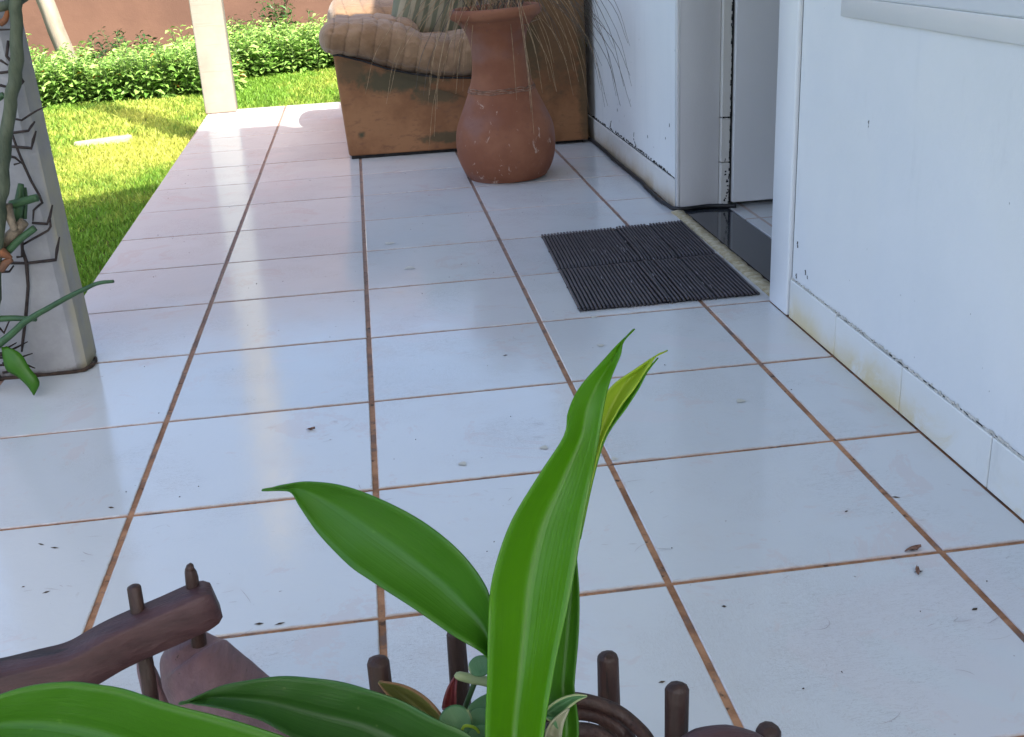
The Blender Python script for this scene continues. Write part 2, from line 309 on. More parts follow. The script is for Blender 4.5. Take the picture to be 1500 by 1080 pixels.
# ================================================================ PORCH FLOOR
pf=empty('porch_floor',(0,0,0),kind='structure')
bed=[(-1.0,-1.6),(1.19,-1.6),(1.19,.97),(1.19,1.75),(1.19,4.40),(-.356,4.40),(-.295,1.06),(-.3,1.05),(-1.0,1.05)]
prism('grout_bed',bed,-.30,-.0022,GROUT,pf,0)
TX,TY=.34,.325; gx,gy=.0085,.007
cache={}
def tile(x0,x1,y0,y1,poly=None):
    cx,cy=((x0+x1)/2,(y0+y1)/2) if poly is None else (sum(q[0] for q in poly)/len(poly),sum(q[1] for q in poly)/len(poly))
    key=(round(x1-x0,4),round(y1-y0,4)) if poly is None else None
    if key and key in cache: me=cache[key]
    else:
        P=poly or [(x0,y0),(x1,y0),(x1,y1),(x0,y1)]; P=[(a-cx,b-cy) for a,b in P]; n=len(P); b=.0016
        def ins(P,d):
            c=Vector((sum(p[0] for p in P)/len(P),sum(p[1] for p in P)/len(P))); return [tuple(Vector(p)-(Vector(p)-c).normalized()*d*1.35) for p in P]
        I=ins(P,b); V=[(p[0],p[1],-.008) for p in P]+[(p[0],p[1],-.0010) for p in P]+[(p[0],p[1],0) for p in I]
        F=[tuple(range(2*n,3*n))]+[(i,(i+1)%n,n+(i+1)%n,n+i) for i in range(n)]+[(n+i,n+(i+1)%n,2*n+(i+1)%n,2*n+i) for i in range(n)]
        me=mesh('tile',V,F,False)
        if key: cache[key]=me
    o=link('tile',me,TILE,pf,(cx,cy,random.uniform(-.0003,.0003))); o.rotation_euler=(random.gauss(0,.0011),random.gauss(0,.0011),random.gauss(0,.0008)); return o
for i in range(-3,4):
    for j in range(-5,14):
        x0,x1=i*TX+gx/2,(i+1)*TX-gx/2; y0,y1=j*TY+gy/2,(j+1)*TY-gy/2
        if i==3: x1=1.1505 if y0<.8 else 1.173
        if j==13: y1=4.398
        if i<-1 and j==3: y1=1.047
        if y1>1.1 and i<-1: continue
        if i==-3: x0=-.998
        if i==-1 and y0>.6:
            if j==2: tile(x0,x1,y0,y1); continue
            tile(0,0,0,0,[(edge_x(y0)+.001,y0),(x1,y0),(x1,y1),(edge_x(y1)+.001,y1)]) if j!=4 else tile(0,0,0,0,[(edge_x(y0)+.03,y0),(x1,y0),(x1,y1),(edge_x(y1)+.001,y1),(edge_x(y0)+.001,y0+.035)]); continue
        tile(x0,x1,y0,y1)
# small dirt specks on the tiles
r=random.Random(3); V=[];F=[]
def fleck(x,y,a,l,w_,h=.0014):
    o=len(V); d=Vector((math.cos(a),math.sin(a),0)); s=Vector((-d.y,d.x,0)); p=Vector((x,y,.0006))
    V.extend([p-d*l,p-s*w_+d*l*.1,p+d*l,p+s*w_,p+Vector((0,0,h))]); F.extend([(o,o+1,o+4),(o+1,o+2,o+4),(o+2,o+3,o+4),(o+3,o,o+4)])
for p in [(0.2410,0.5570,0.0000),(0.5880,0.8060,0.0000),(-0.1060,0.2680,0.0000),(-0.0850,0.2540,0.0000),(-0.0690,0.1420,0.0000),(-0.0320,0.3550,0.0000),(0.9720,-0.0380,0.0000),(0.9860,0.0100,0.0000),(0.7280,-0.0600,0.0000),(0.1990,0.0170,-0.0000),(0.2230,0.0120,0.0000),(0.9960,-0.1230,0.0000),(0.9490,0.1170,0.0000),(1.0270,0.1390,0.0000),(0.6240,-0.1790,0.0000)]:
    fleck(p[0],p[1],r.uniform(-.6,.6),r.uniform(.003,.007),r.uniform(.0012,.0025))
for k in range(110): fleck(r.uniform(-.28,1.13),r.uniform(-.3,3.4),r.uniform(0,3.14),r.uniform(.0008,.0022),r.uniform(.0004,.001))
tag(link('dirt_specks',mesh('dirt_specks',V,F,False),simple('dirt',(.03,.025,.02),(.10,.07,.05),90,.9)),label='scattered small dark dirt specks on the white tiles',cat='dirt',kind='stuff')
# dead leaf bits
for k,(c,L,a0) in enumerate((((0.9880,0.0090,0.0000),.012,.2),((0.9710,-0.0380,0.0000),.008,1.2),((0.2410,0.5570,0.0000),.007,-.1))):
    V=[];F=[]
    for i in range(9):
        t=i/8; q=Vector((c[0],c[1],.0012))+Vector((math.cos(a0),math.sin(a0),0))*L*(t-.5)*2; w0=.35*L*math.sin(math.pi*(.06+.88*t)); sd_=Vector((-math.sin(a0),math.cos(a0),0))
        V+=[q-sd_*w0+Vector((0,0,.003*abs(math.sin(t*5)))),q+Vector((0,0,.0002)),q+sd_*w0+Vector((0,0,.004*t))]
        if i: b=len(V)-6; F+=[(b,b+1,b+4,b+3),(b+1,b+2,b+5,b+4)]
    tag(link('dead_leaf',mesh('dead_leaf',V,F),simple('dead_leaf',(.10,.045,.03),(.24,.13,.09),120,.8)),label=['small dry brown leaf scrap beside the right grout line near the wall','tiny curled leaf scrap just below the dry brown one','tiny grey brown leaf scrap on the tile right of the left grout line'][k],cat='dead leaf')
# faint scratches, scuffs and dried drip spots lying on the glaze
r=random.Random(14); V=[];F=[]
for k in range(230):
    if k%5==0: cx,cy=r.uniform(-.25,1.1),-.45+r.random()**1.6*2.6; ca=r.uniform(-.5,.9)
    x,y=cx+r.gauss(0,.035),cy+r.gauss(0,.03); a=ca+r.gauss(0,.45); L=r.choice([.006,.010,.014,.022,.032])*r.uniform(.6,1.2); cv=r.gauss(0,14); w0=r.uniform(.00022,.00055); n=5; o=len(V)
    for i in range(n+1):
        t=i/n; aa=a+cv*(t-.5)*L; d=Vector((math.cos(aa),math.sin(aa),0)); q=Vector((x,y,.0009))+d*L*(t-.5)+Vector((0,0,.0004)); s_=Vector((-d.y,d.x,0))*w0*math.sin(math.pi*(.1+.8*t)); V+=[q-s_,q+s_]
        if i: b=o+2*i; F.append((b-2,b,b+1,b-1))
for k in range(0): pass
tag(link('floor_scratches',mesh('floor_scratches',V,F,False),simple('scratch',(.26,.23,.23),(.42,.38,.38),60,.6),pf),kind='stuff')
V=[];F=[]
for (c,ra) in (((0.5950,0.4020,0.0000),.006),((0.4690,0.3760,0.0000),.006),((0.9330,0.4980,0.0000),.007),((0.6890,0.3390,0.0000),.005),((0.7880,0.9720,0.0000),.006),((0.7680,0.8090,0.0000),.006),((0.4030,1.6810,0.0000),.012),((0.4430,1.4400,0.0000),.012)):
    o=len(V); V.append((c[0],c[1],.0013))
    for j in range(14): a=2*math.pi*j/14; q=ra*(1+.2*math.sin(3*a+c[0]*50)); V.append((c[0]+q*math.cos(a),c[1]+q*math.sin(a),.0012))
    F+=[(o,o+1+j,o+1+(j+1)%14) for j in range(14)]
tag(link('drip_spots',mesh('drip_spots',V,F,False),simple('dried_drip',(.47,.45,.38),(.55,.53,.45),60,.35),pf),kind='stuff')
# ================================================================ HOUSE
H=2.35
house=empty('house',(1.6,1,0),label='white painted house side with open doorway along the porch',cat='house')
XN,XF=1.157,1.184
def wallgrid(name,x,y0,y1,z0,z1,thick,mat):
    # plaster wall face with slightly uneven surface
    V=[];F=[];ny=int((y1-y0)/.05)+1; nz=int((z1-z0)/.05)+1
    for k in range(nz+1):
        for j in range(ny+1):
            y=y0+(y1-y0)*j/ny; z=z0+(z1-z0)*k/nz; e=0 if j in(0,ny) or k in(0,nz) else .0022*noise.noise(Vector((y*3,z*3,x)))
            V.append((x+e,y,z))
    for k in range(nz):
        for j in range(ny): a=k*(ny+1)+j; F.append((a,a+ny+1,a+ny+2,a+1))
    o=len(V); V+=[(x+thick,y0,z0),(x+thick,y1,z0),(x+thick,y1,z1),(x+thick,y0,z1)]
    c=[0,ny,nz*(ny+1)+ny,nz*(ny+1)]
    F+=[(o,o+1,o+2,o+3)]+[tuple(list(range(0,ny+1))+[o+1,o]),tuple([c[3]+j for j in range(ny,-1,-1)]+[o+3,o+2]),tuple([k*(ny+1) for k in range(nz,-1,-1)]+[o,o+3]),tuple([k*(ny+1)+ny for k in range(nz+1)]+[o+2,o+1])]
    me=mesh(name,V,F,False); return link(name,me,mat,house)
wallgrid('wall',XN,-2.5,.868,.079,H,.15,WALL)
wallgrid('wall',XF,1.795,4.0,.082,H,.13,WALL)
box('wall',XN+.002,XN+.15,-2.5,.868,-.3,.0785,CRACK,house,0)
box('wall',XF+.002,XF+.13,1.795,4.0,-.3,.0815,CRACK,house,0)
box('wall',XF-.003,1.297,1.779,1.7945,.0005,H,JAMB,house,.003,2)
# rounded outer corner bead
V,F=tube_geo([(XF+.004,1.788,.0),(XF+.004,1.788,H)],.0095,12); link('corner_bead',mesh('corner_bead',V,F),FRAME,house)
box('lintel',XN+.002,XN+.148,.98,1.778,2.1,H,WALL,house,0)
# skirting tiles near wall
ys_=[.868,.648,.395,.135,-.12,-.375,-.63,-.885,-1.14,-1.395,-1.65]
for a,b in zip(ys_[:-1],ys_[1:]): box('skirting_tile',XN-.0045,XN+.0015,b+.0012,a-.0012,.0008,.076+random.uniform(-.001,.001),SKIRT,house,.0012)
a=3.82
for k in range(7): box('skirting_tile',XF-.006,XF+.0015,a-.29+.0006,a-.0006,.001,.079,SKIRT2,house,.0015); a-=.29
# ragged dark crack line over far skirting and vertical gap at frame
def ragged(name,pts,wid,mat,nrm,n=120,seed=1,parent=house,gap=.35):
    r=random.Random(seed); P=catmull(pts,n) if len(pts)>2 else [Vector(pts[0]).lerp(Vector(pts[1]),i/n) for i in range(n+1)]
    V=[];F=[];nv=Vector(nrm)
    for i in range(n):
        if r.random()<gap and gap>0: continue
        t=(P[i+1]-P[i]).normalized(); s=t.cross(nv).normalized(); w1,w2=wid*r.uniform(.3,1.3),wid*r.uniform(.3,1.3); j=s*r.gauss(0,wid*.5); o=len(V)
        a,b=P[i]+j,P[i+1]+j; V+= [a-s*w1,a+s*w1,b+s*w2,b-s*w2,(a+b)/2+nv*.0016]
        F+= [(o,o+1,o+4),(o+1,o+2,o+4),(o+2,o+3,o+4),(o+3,o,o+4)]
    return tag(link(name,mesh(name,V,F,False),mat,parent),kind='stuff' if gap>0 else None)
ragged('crack',[(XF-.0005,2.95,.084),(XF-.0005,2.3,.087),(XF-.0005,1.85,.082)],.0032,CRACK,(-1,0,0),150,4,gap=.3)
ragged('crack',[(XF-.0005,2.25,.09),(XF-.0005,2.28,.11),(XF-.0005,2.27,.13)],.002,CRACK,(-1,0,0),14,5,gap=.2)
ragged('crack',[(XF-.0005,2.62,.09),(XF-.0005,2.60,.115)],.002,CRACK,(-1,0,0),8,6,gap=.2)
ragged('crack',[(XN-.001,.868,.0785),(XN-.001,-1.4,.0785)],.0026,simple('grey_seam',(.42,.41,.37),(.60,.58,.54),60,.9),(-1,0,0),420,8,gap=.06)
for (y,z,s) in [(.845,.145,.004),(.845,.085,.003),(.80,.105,.003),(.79,.10,.002),(2.5,.16,.003),(2.7,.19,.002),(2.1,.14,.003),(1.9,.17,.002),(1.86,.21,.003)]:
    X=XN if y<1 else XF
    ragged('paint_chip',[(X-.001,y,z),(X-.001,y+.002,z+s*3)],s*.5,CRACK,(-1,0,0),4,int(y*1000),gap=0)
# window sill band
box('window_sill',XN-.005,XN+.0005,-1.8,.697,.572,.602,SKIRT,house,.0015,2); box('window_frame',XN-.003,XN+.0005,-1.8,.690,.6025,1.6,FRAME,house,.003,2)
# door frame near jamb
box('door_frame',XN-.007,XN+.153,.876,.972,.0005,2.1,FRAME,house,.004,2)
box('dark_gap',XN+.002,XN+.1,.8685,.8755,.0005,2.1,CRACK,house,0)
# far frame strip with steps
box('door_frame',1.2975,1.322,1.765,1.785,.2405,2.1,WORN,house,.002); box('door_frame',1.2975,1.322,1.767,1.785,.122,.2385,WORN,house,.002); box('door_frame',1.2975,1.322,1.764,1.785,.0008,.120,WORN,house,.002)
ragged('crack',[(1.3205,1.764,.01),(1.3205,1.764,.9)],.0014,CRACK,(0,-1,0),120,11,gap=.35)
ragged('crack',[(1.304,1.7635,.008),(1.318,1.7635,.05),(1.310,1.7635,.10)],.0028,CRACK,(0,-1,0),26,12,gap=.45)
ragged('crack',[(1.300,1.7645,.241),(1.322,1.7645,.243),(1.322,1.7645,.262)],.002,CRACK,(0,-1,0),10,13,gap=.1)
box('door_hinge_gap',1.3225,1.3275,1.770,1.786,.012,2.1,CRACK,house,0)
door=box('door',1.3282,2.10,1.755,1.790,.014,2.08,DOOR,house,.003,2,label='pale grey painted door standing open inward')
V,F=lathe([(.011,0),(.011,.03),(.02,.035),(.026,.05),(.024,.062),(.012,.07)],20)
kn=link('handle',mesh('handle',V,F),simple('brass',(.35,.27,.13),(.45,.35,.18),30,.3),door); kn.location=Vector((2.03,1.755,1.0))-world_loc(door); kn.rotation_euler=(math.pi/2,0,0)
# threshold
prism('threshold',[(1.196,.9725),(1.316,.9725),(1.316,1.763),(1.196,1.763)],-.2,.0015,GRANITE,house,.001)
V=[];F=[];n=70
for i in range(n+1):
    y=.93+(1.76-.93)*i/n; wv=.004*noise.noise(Vector((y*30,0,0))); wo=.004*noise.noise(Vector((y*22,5,0)))
    for x,z in ((1.160+wo,-.002),(1.163+wo,.003+.003*noise.noise(Vector((y*60,2,0)))),(1.178,.0055+.003*noise.noise(Vector((y*50,8,0)))),(1.191+wv,.0035),(1.195+wv,-.002)): V.append((x,y,z))
for i in range(n):
    for k in range(4): a=i*5+k; F.append((a,a+5,a+6,a+1))
link('mortar_edge',mesh('mortar_edge',V,F),MORTAR,house)
# room inside
box('room_floor_bed',1.3175,4.2,-2.5,2.95,-.3,-.006,GROUT,house,0)
for i in range(4):
    for j in range(-3,4):
        me=bevmesh('room_tile',boxv(-.208,.208,-.208,.208,-.006,0),BF,.001,1); o=link('room_tile',me,TILE,house,None); x=1.32+.21+.42*i; y=.94+.42*j+.21
        o.location=Vector((x,y,.0005))-world_loc(house)
box('room_wall',4.2,4.35,-2.5,2.95,-.3,H,INTW,house,0); box('room_wall',XF+.1305,4.19,2.8,2.95,-.3,H,INTW,house,0); box('room_wall',XN+.1505,4.19,-2.5,-2.35,-.3,H,INTW,house,0)
# porch roof (unseen, outline shaped to cast the shadow edges) and house roof in one slab
roof=[(4.4,3.0),(1.35,3.0),(1.35,2.02),(1.02,2.04),(.98,2.13),(.60,2.13),(.57,1.59),(.27,1.37),(-.45,.90),(-.50,.75),(-.50,-1.9),(-.5,-2.6),(4.4,-2.6)]
prism('roof',roof,H+.002,H+.07,ROOFM,house,0)
# ================================================================ POSTS
pp=empty('porch_post',(-.29,4.34,0),label='slim white sunlit post at the far corner of the porch',cat='post')
prism('post_shaft',[(-.361,4.285),(-.221,4.30),(-.226,4.43),(-.366,4.415)],.001,2.3,POST,pp,.006,2)
prism('post_cap',[(-.375,4.27),(-.207,4.285),(-.212,4.445),(-.38,4.43)],2.3005,2.35,POST,pp,.006,2)
nc=empty('porch_column',(-.29,.98,0),label='grey white weathered column at the left edge wrapped in climbing stems',cat='column')
V=[];F=[];n=40
for k in range(n+1):
    z=.002+k/n*2.34; dx=-.012*min(z/.6,1.2); e=.0015*noise.noise(Vector((z*7,0,0)))
    for x,y in ((-.42,.934),(-.204,.934),(-.189,.949),(-.187,1.0),(-.19,1.035),(-.42,1.04)): V.append((x+(dx+e if x>-.3 else 0),y,z))
for k in range(n):
    for j in range(6): a=k*6+j; b=k*6+(j+1)%6; F.append((a,b,b+6,a+6))
F.append(tuple(range(6))[::-1]); F.append(tuple(n*6+j for j in range(6))); link('column_shaft',mesh('column_shaft',V,F,False),COLM,nc)
DIRTM=simple('wet_dirt',(.02,.014,.01),(.07,.04,.025),60,.8,.003)
V=[];F=[]
P=[(-.42,.932,.002),(-.3,.930,.002),(-.204,.930,.003),(-.185,.944,.004),(-.180,.975,.003),(-.185,1.0,.002)]
Pq=catmull(P,60); tube_geo([p+Vector((0,.0,.001*noise.noise(p*90))) for p in Pq],[.003+.004*abs(noise.noise(p*55)) for p in Pq],6,V,F); link('dirt_line',mesh('dirt_line',V,F),DIRTM,nc)
# ================================================================ CLIMBING PLANT ON COLUMN
STEMD=simple('climbing_stem',(.030,.045,.024),(.095,.11,.065),34,.6,.002,.4,(1,1,.3)); STEMK=simple('fresh_green_stem',(.022,.060,.022),(.045,.105,.038),30,.45); ROOTM=simple('dark_root',(.018,.012,.011),(.05,.034,.028),60,.7)
BARK=simple('peeling_bark',(.10,.075,.05),(.30,.24,.17),34,.8,.003); RUST=simple('orange_sheath',(.30,.10,.03),(.14,.07,.04),30,.7)
cl=empty('climbing_plant',(-.27,.9,0),label='climbing plant with thick grey green stem and dark bent roots on the left column',cat='plant')
tube('main_stem',[(-0.1370,0.8700,0.7860),(-0.1510,0.8700,0.7060),(-0.1700,0.8700,0.6230),(-0.1820,0.8700,0.5650),(-0.2070,0.8700,0.4950),(-0.2280,0.8650,0.4290),(-0.2480,0.8600,0.3510),(-0.2740,0.8600,0.2700),(-0.3030,0.8600,0.1740),(-0.3460,0.8700,0.0200)],[.011,.0105,.010,.011,.0105,.011,.011,.013,.016,.016],STEMD,cl,12,60,.004)
tube('side_stem',[(-0.2020,0.8800,0.6540),(-0.1760,0.8800,0.6580),(-0.1580,0.8800,0.6640),(-0.1220,0.8800,0.6850)],[.008,.008,.0075,.007],STEMD,cl,10,20,.002)
for pts,R in [([(-0.2110,0.9200,0.6180),(-0.1890,0.9200,0.6170)],.0025),([(-0.1950,0.9000,0.6010),(-0.2030,0.9000,0.5770),(-0.1930,0.9000,0.5600),(-0.1850,0.9000,0.5580)],.004),([(-0.2190,0.9150,0.5700),(-0.2080,0.9150,0.5610)],.003),
  ([(-0.2250,0.9200,0.5490),(-0.2090,0.9200,0.5500),(-0.1960,0.9200,0.5440),(-0.1920,0.9250,0.5320),(-0.2010,0.9250,0.5230)],.0035),([(-0.2290,0.9200,0.5290),(-0.2170,0.9200,0.5250)],.0035),
  ([(-0.2210,0.9200,0.4730),(-0.2060,0.9200,0.4690),(-0.1910,0.9200,0.4770),(-0.1720,0.9000,0.4860),(-0.1450,0.8600,0.4970)],.0026),([(-0.2330,0.9250,0.4480),(-0.2000,0.9250,0.4500),(-0.1930,0.9250,0.4580),(-0.1880,0.9300,0.4640)],.0036),
  ([(-0.2430,0.9250,0.4270),(-0.2010,0.9250,0.4200),(-0.1950,0.9250,0.4340),(-0.1890,0.9300,0.4480)],.0034),([(-0.2280,0.9250,0.4460),(-0.2250,0.9250,0.4230),(-0.2200,0.9250,0.3950),(-0.2130,0.9250,0.3640),(-0.2040,0.9250,0.3370),(-0.2020,0.9250,0.3240),(-0.2100,0.9250,0.3190),(-0.2190,0.9250,0.3120),(-0.2240,0.9250,0.2930)],.0030),
  ([(-0.2450,0.9250,0.4110),(-0.2310,0.9250,0.4060),(-0.2220,0.9250,0.3950)],.003),([(-0.2340,0.9200,0.3950),(-0.2240,0.9200,0.3970)],.003),
  ([(-0.2260,0.9250,0.2900),(-0.2010,0.9250,0.2860),(-0.1940,0.9250,0.2980),(-0.1870,0.9300,0.3180)],.0034),([(-0.2480,0.9250,0.2530),(-0.2310,0.9250,0.2610),(-0.2020,0.9250,0.2740),(-0.1960,0.9250,0.2810),(-0.1950,0.9300,0.2970)],.0030),
  ([(-0.2820,0.9200,0.2230),(-0.2490,0.9250,0.2180),(-0.1990,0.9250,0.2200),(-0.1930,0.9250,0.2390),(-0.1860,0.9300,0.2600)],.0036),([(-0.2630,0.9200,0.2320),(-0.2540,0.9200,0.2320),(-0.2510,0.9250,0.2480),(-0.2510,0.9250,0.2530)],.003),
  ([(-0.2480,0.9200,0.2620),(-0.2520,0.9250,0.2440),(-0.2500,0.9250,0.2190),(-0.2560,0.9250,0.1750),(-0.2700,0.9250,0.1240),(-0.2860,0.9250,0.0730),(-0.2920,0.9250,0.0530)],.0042),([(-0.2950,0.9150,0.2090),(-0.2790,0.9150,0.2080),(-0.2710,0.9200,0.2170)],.0034),
  ([(-0.3100,0.8800,0.1250),(-0.3000,0.8800,0.1060),(-0.2860,0.8800,0.1280)],.003)]:
    m_=len(pts); R=[R*.8*(.8+.3*random.random()) for _ in range(m_)]; R[-1]*=.55
    tube('root',pts,R,ROOTM,cl,6,None,0)
for pts,R,m in [([(-0.2440,0.8900,0.3320),(-0.2160,0.8850,0.3380),(-0.1950,0.8800,0.3430)],[.0075,.007,.0065],STEMK),([(-0.2480,0.9000,0.2940),(-0.2340,0.9000,0.3290),(-0.2240,0.9000,0.3640)],[.010,.009,.005],STEMK),([(-0.2320,0.9100,0.3020),(-0.2240,0.9100,0.3380),(-0.2220,0.9100,0.3560)],[.004,.004,.003],STEMK),
   ([(-0.2730,0.8850,0.2610),(-0.2470,0.8800,0.2840),(-0.2250,0.8800,0.3030)],[.012,.010,.009],BARK),([(-0.2590,0.8700,0.2560),(-0.2340,0.8700,0.2760),(-0.2070,0.8700,0.2930)],[.0065,.0062,.006],STEMK),([(-0.2440,0.8700,0.3370),(-0.2440,0.8700,0.3150),(-0.2400,0.8700,0.2910)],[.009,.008,.006],BARK),
   ([(-0.2730,0.8600,0.2620),(-0.2650,0.8600,0.2560),(-0.2520,0.8600,0.2450)],[.009,.010,.003],RUST),([(-0.2760,0.8600,0.2270),(-0.2640,0.8600,0.2380),(-0.2520,0.8600,0.2430)],[.008,.007,.004],RUST),([(-0.2310,0.9000,0.5100),(-0.2200,0.9000,0.5160)],[.006,.005],STEMK),
   ([(-0.1970,0.8800,0.6300),(-0.1870,0.8800,0.6360),(-0.1780,0.8800,0.6570)],[.006,.005,.003],RUST),
   ([(-0.3040,0.8600,0.1390),(-0.2700,0.8500,0.1410),(-0.2420,0.8400,0.1410),(-0.2260,0.8300,0.1410)],[.006,.0055,.005,.004],STEMK),([(-0.3050,0.8400,0.0950),(-0.2780,0.8400,0.1130),(-0.2480,0.8300,0.1360),(-0.2120,0.8200,0.1560),(-0.1620,0.8000,0.1820),(-0.1230,0.7900,0.2000),(-0.0930,0.7800,0.2110),(-0.0700,0.7700,0.2140)],[.007,.0062,.0058,.0052,.0046,.004,.0035,.0028],STEMK)]:
    tube('cut_stem' if len(pts)<4 else 'green_shoot',pts,R,m,cl,8,12 if len(pts)<5 else 36,.0008)
r=random.Random(5)
V=[];F=[]
for k in range(20):
    a=Vector((-0.3350,0.8600,0.0230))+Vector((r.uniform(-.03,.05),r.uniform(-.02,.04),r.uniform(0,.05))); b=a+Vector((r.uniform(-.02,.05),r.uniform(-.03,.03),r.uniform(-.02,.02))); b.z=max(b.z,.004); a.z=max(a.z,.004)
    tube_geo([a,(a+b)/2+Vector((0,0,r.uniform(0,.012))),b],[.0025,.0022,.001],5,V,F)
tag(link('root_tangle',mesh('root_tangle',V,F),ROOTM,cl),kind='stuff')
def ribbon(name,rows,mat,parent=None,nu=26,nv=8,thick=.0007,fold=0,wave=0,**k):
    """rows: list of (left,mid,right) points running from base to tip"""
    Ls=catmull([q[0] for q in rows],nu); Ms=catmull([q[1] for q in rows],nu); Rs=catmull([q[2] for q in rows],nu); V=[];F=[];UV=[]
    for i in range(nu+1):
        for j in range(nv+1):
            t=j/nv; a,m,b=Ls[i],Ms[i],Rs[i]; c=2*m-(a+b)/2
            if fold: q=(a.lerp(m,t*2) if t<.5 else m.lerp(b,t*2-1))*fold+((1-t)**2*a+2*t*(1-t)*c+t*t*b)*(1-fold)
            else: q=(1-t)**2*a+2*t*(1-t)*c+t*t*b
            if wave: q=q+(Vector((0,-1,.5)).normalized())*wave*noise.noise(Vector((i*.22,t*1.4,wave*900)))*(abs(t-.5)*2)
            V.append(q); UV.append((t,i/nu))
    for i in range(nu):
        for j in range(nv): a=i*(nv+1)+j; F.append((a,a+1,a+nv+2,a+nv+1))
    me=mesh(name,V,F); uvl=me.uv_layers.new(name='UVMap')
    for lp in me.loops: uvl.data[lp.index].uv=UV[lp.vertex_index]
    o=link(name,me,mat,parent); s=o.modifiers.new('thickness','SOLIDIFY'); s.thickness=thick; s.offset=0; tag(o,**k); return o
LG=leafmat('leaf_green',(.040,.155,.008),(.060,.20,.010),(.11,.28,.03)); LD=leafmat('leaf_dark',(.018,.085,.012),(.045,.14,.022),(.14,.22,.07),.2)
LB=leafmat('leaf_bright',(.075,.25,.004),(.095,.285,.006),(.12,.31,.015),.42,.30); LY=leafmat('leaf_yellow',(.45,.52,.05),(.28,.46,.04),(.5,.55,.10),.45)
LO=leafmat('leaf_olive',(.10,.12,.035),(.16,.17,.05),(.22,.2,.08),.2,.45,(.25,.14,.07)); LR=leafmat('leaf_red',(.17,.03,.035),(.24,.05,.05),(.3,.1,.08),.2)
LS=leafmat('leaf_succulent',(.055,.16,.06),(.085,.21,.085),(.12,.25,.12),.12,.45,(.30,.36,.18)); LP=leafmat('leaf_pale',(.25,.27,.17),(.33,.33,.23),(.4,.4,.3),.2)
ribbon('leaf',[((-0.2960,0.8400,0.0940),(-0.2910,0.8400,0.0930),(-0.2870,0.8400,0.0940)),((-0.2940,0.8300,0.0560),(-0.2780,0.8250,0.0690),(-0.2630,0.8300,0.0810)),((-0.2760,0.8250,0.0410),(-0.2630,0.8200,0.0490),(-0.2520,0.8250,0.0560)),((-0.2610,0.8200,0.0230),(-0.2500,0.8150,0.0280),((-0.2390,0.8200,0.0290))),((-0.2540,0.8200,0.0050),(-0.2530,0.8200,0.0050),(-0.2520,0.8200,0.0060))],LG,cl,16,4)
# ================================================================ DOOR MAT
mat_l=empty('door_mat',(.97,1.32,0),label='black ribbed rubber doormat in front of the granite threshold',cat='doormat')
RUB=simple('rubber',(.026,.021,.024),(.058,.047,.052),40,.42,.0,.5)
c4=[Vector(p) for p in ((0.7650,1.0100,0.0000),(1.1470,1.0120,0.0000),(1.1590,1.6470,0.0000),(0.7840,1.6230,0.0000))]
def mp(u,v): return c4[0]*(1-u)*(1-v)+c4[1]*u*(1-v)+c4[2]*u*v+c4[3]*(1-u)*v
V=[];F=[]
for i in range(15):
    for k in range(15): q=mp(.004+.992*i/14,.004+.992*k/14); V+=[q+Vector((0,0,.0018))]
for i in range(14):
    for k in range(14): F.append((i*15+k,(i+1)*15+k,(i+1)*15+k+1,i*15+k+1))
link('gap_sheet',mesh('gap_sheet',V,F),simple('gap_sheet_dark',(.008,.007,.008),(.014,.012,.014),40,.7),mat_l)  # added dark sheet, stands in for the darkness between the ribs
V=[];F=[];n=46
def ridge(u,v): return .004*math.exp(-((u-.52-.10*(v-.5))/.03)**2)*(1 if v<.97 else .3)+.0025*math.exp(-((u-.60)/.02)**2)*(v<.8)+.0018*noise.noise(Vector((u*4,v*4,0)))
for i in range(n):
    u=(i+.5)/n; P=[]
    for k in range(41):
        v=k/40; p=mp(u,v)+Vector((.0007*noise.noise(Vector((i*.7,v*9,1))),.003*noise.noise(Vector((i*1.3,7,v*.1)))*(1 if k in(0,40) else 0),.0042+max(ridge(u,v),-.001)-(.0040 if abs(v-.5)<.014 else 0)-(.003 if i in(23,34) else 0))); P.append(p)
    tube_geo(P,.0027,8,V,F)
tag(link('ribs',mesh('ribs',V,F),RUB,mat_l),kind='stuff')
V=[];F=[]
for k in range(5):
    v=(.03,.27,.5,.75,.97)[k]
    P=[mp(u/30,v)+Vector((0,0,.0022+max(ridge(u/30,v),-.001))) for u in range(31)]; tube_geo(P,.0016,5,V,F)
tag(link('cross_threads',mesh('cross_threads',V,F),simple('rubber_dark',(.012,.011,.013),(.022,.02,.023),40,.6),mat_l),kind='stuff')
V=[];F=[];r=random.Random(9)
for k in range(40):
    u,v=r.choice([(.3,.62),(.45,.66),(.25,.30),(.38,.25),(.5,.45),(.62,.38),(.72,.15),(.55,.2)]); u+=r.gauss(0,.04); v+=r.gauss(0,.05); p=mp(u,v)+Vector((0,0,.0068+max(ridge(u,v),0))); L=r.uniform(.006,.02)
    if k%2: tube_geo([p,p+Vector((.001,L,.0003))],.0008,4,V,F)
tag(link('scuff_marks',mesh('scuff_marks',V,F),simple('scuff',(.22,.20,.22),(.34,.32,.34),60,.5),mat_l),kind='stuff')
# ================================================================ CABLE
tube('cable',[(1.1685,3.6,.007),(1.1675,3.0,.007),(1.169,2.7,.007),(1.166,2.45,.007),(1.169,2.2,.007),(1.164,2.0,.007),(1.160,1.88,.007),(1.166,1.80,.007),(1.176,1.768,.007),(1.21,1.762,.007),(1.26,1.768,.007),(1.30,1.757,.007),(1.335,1.745,.007)],.0058,BLACK,None,8,80,.002,label='black cable lying along the foot of the far white wall',cat='cable')
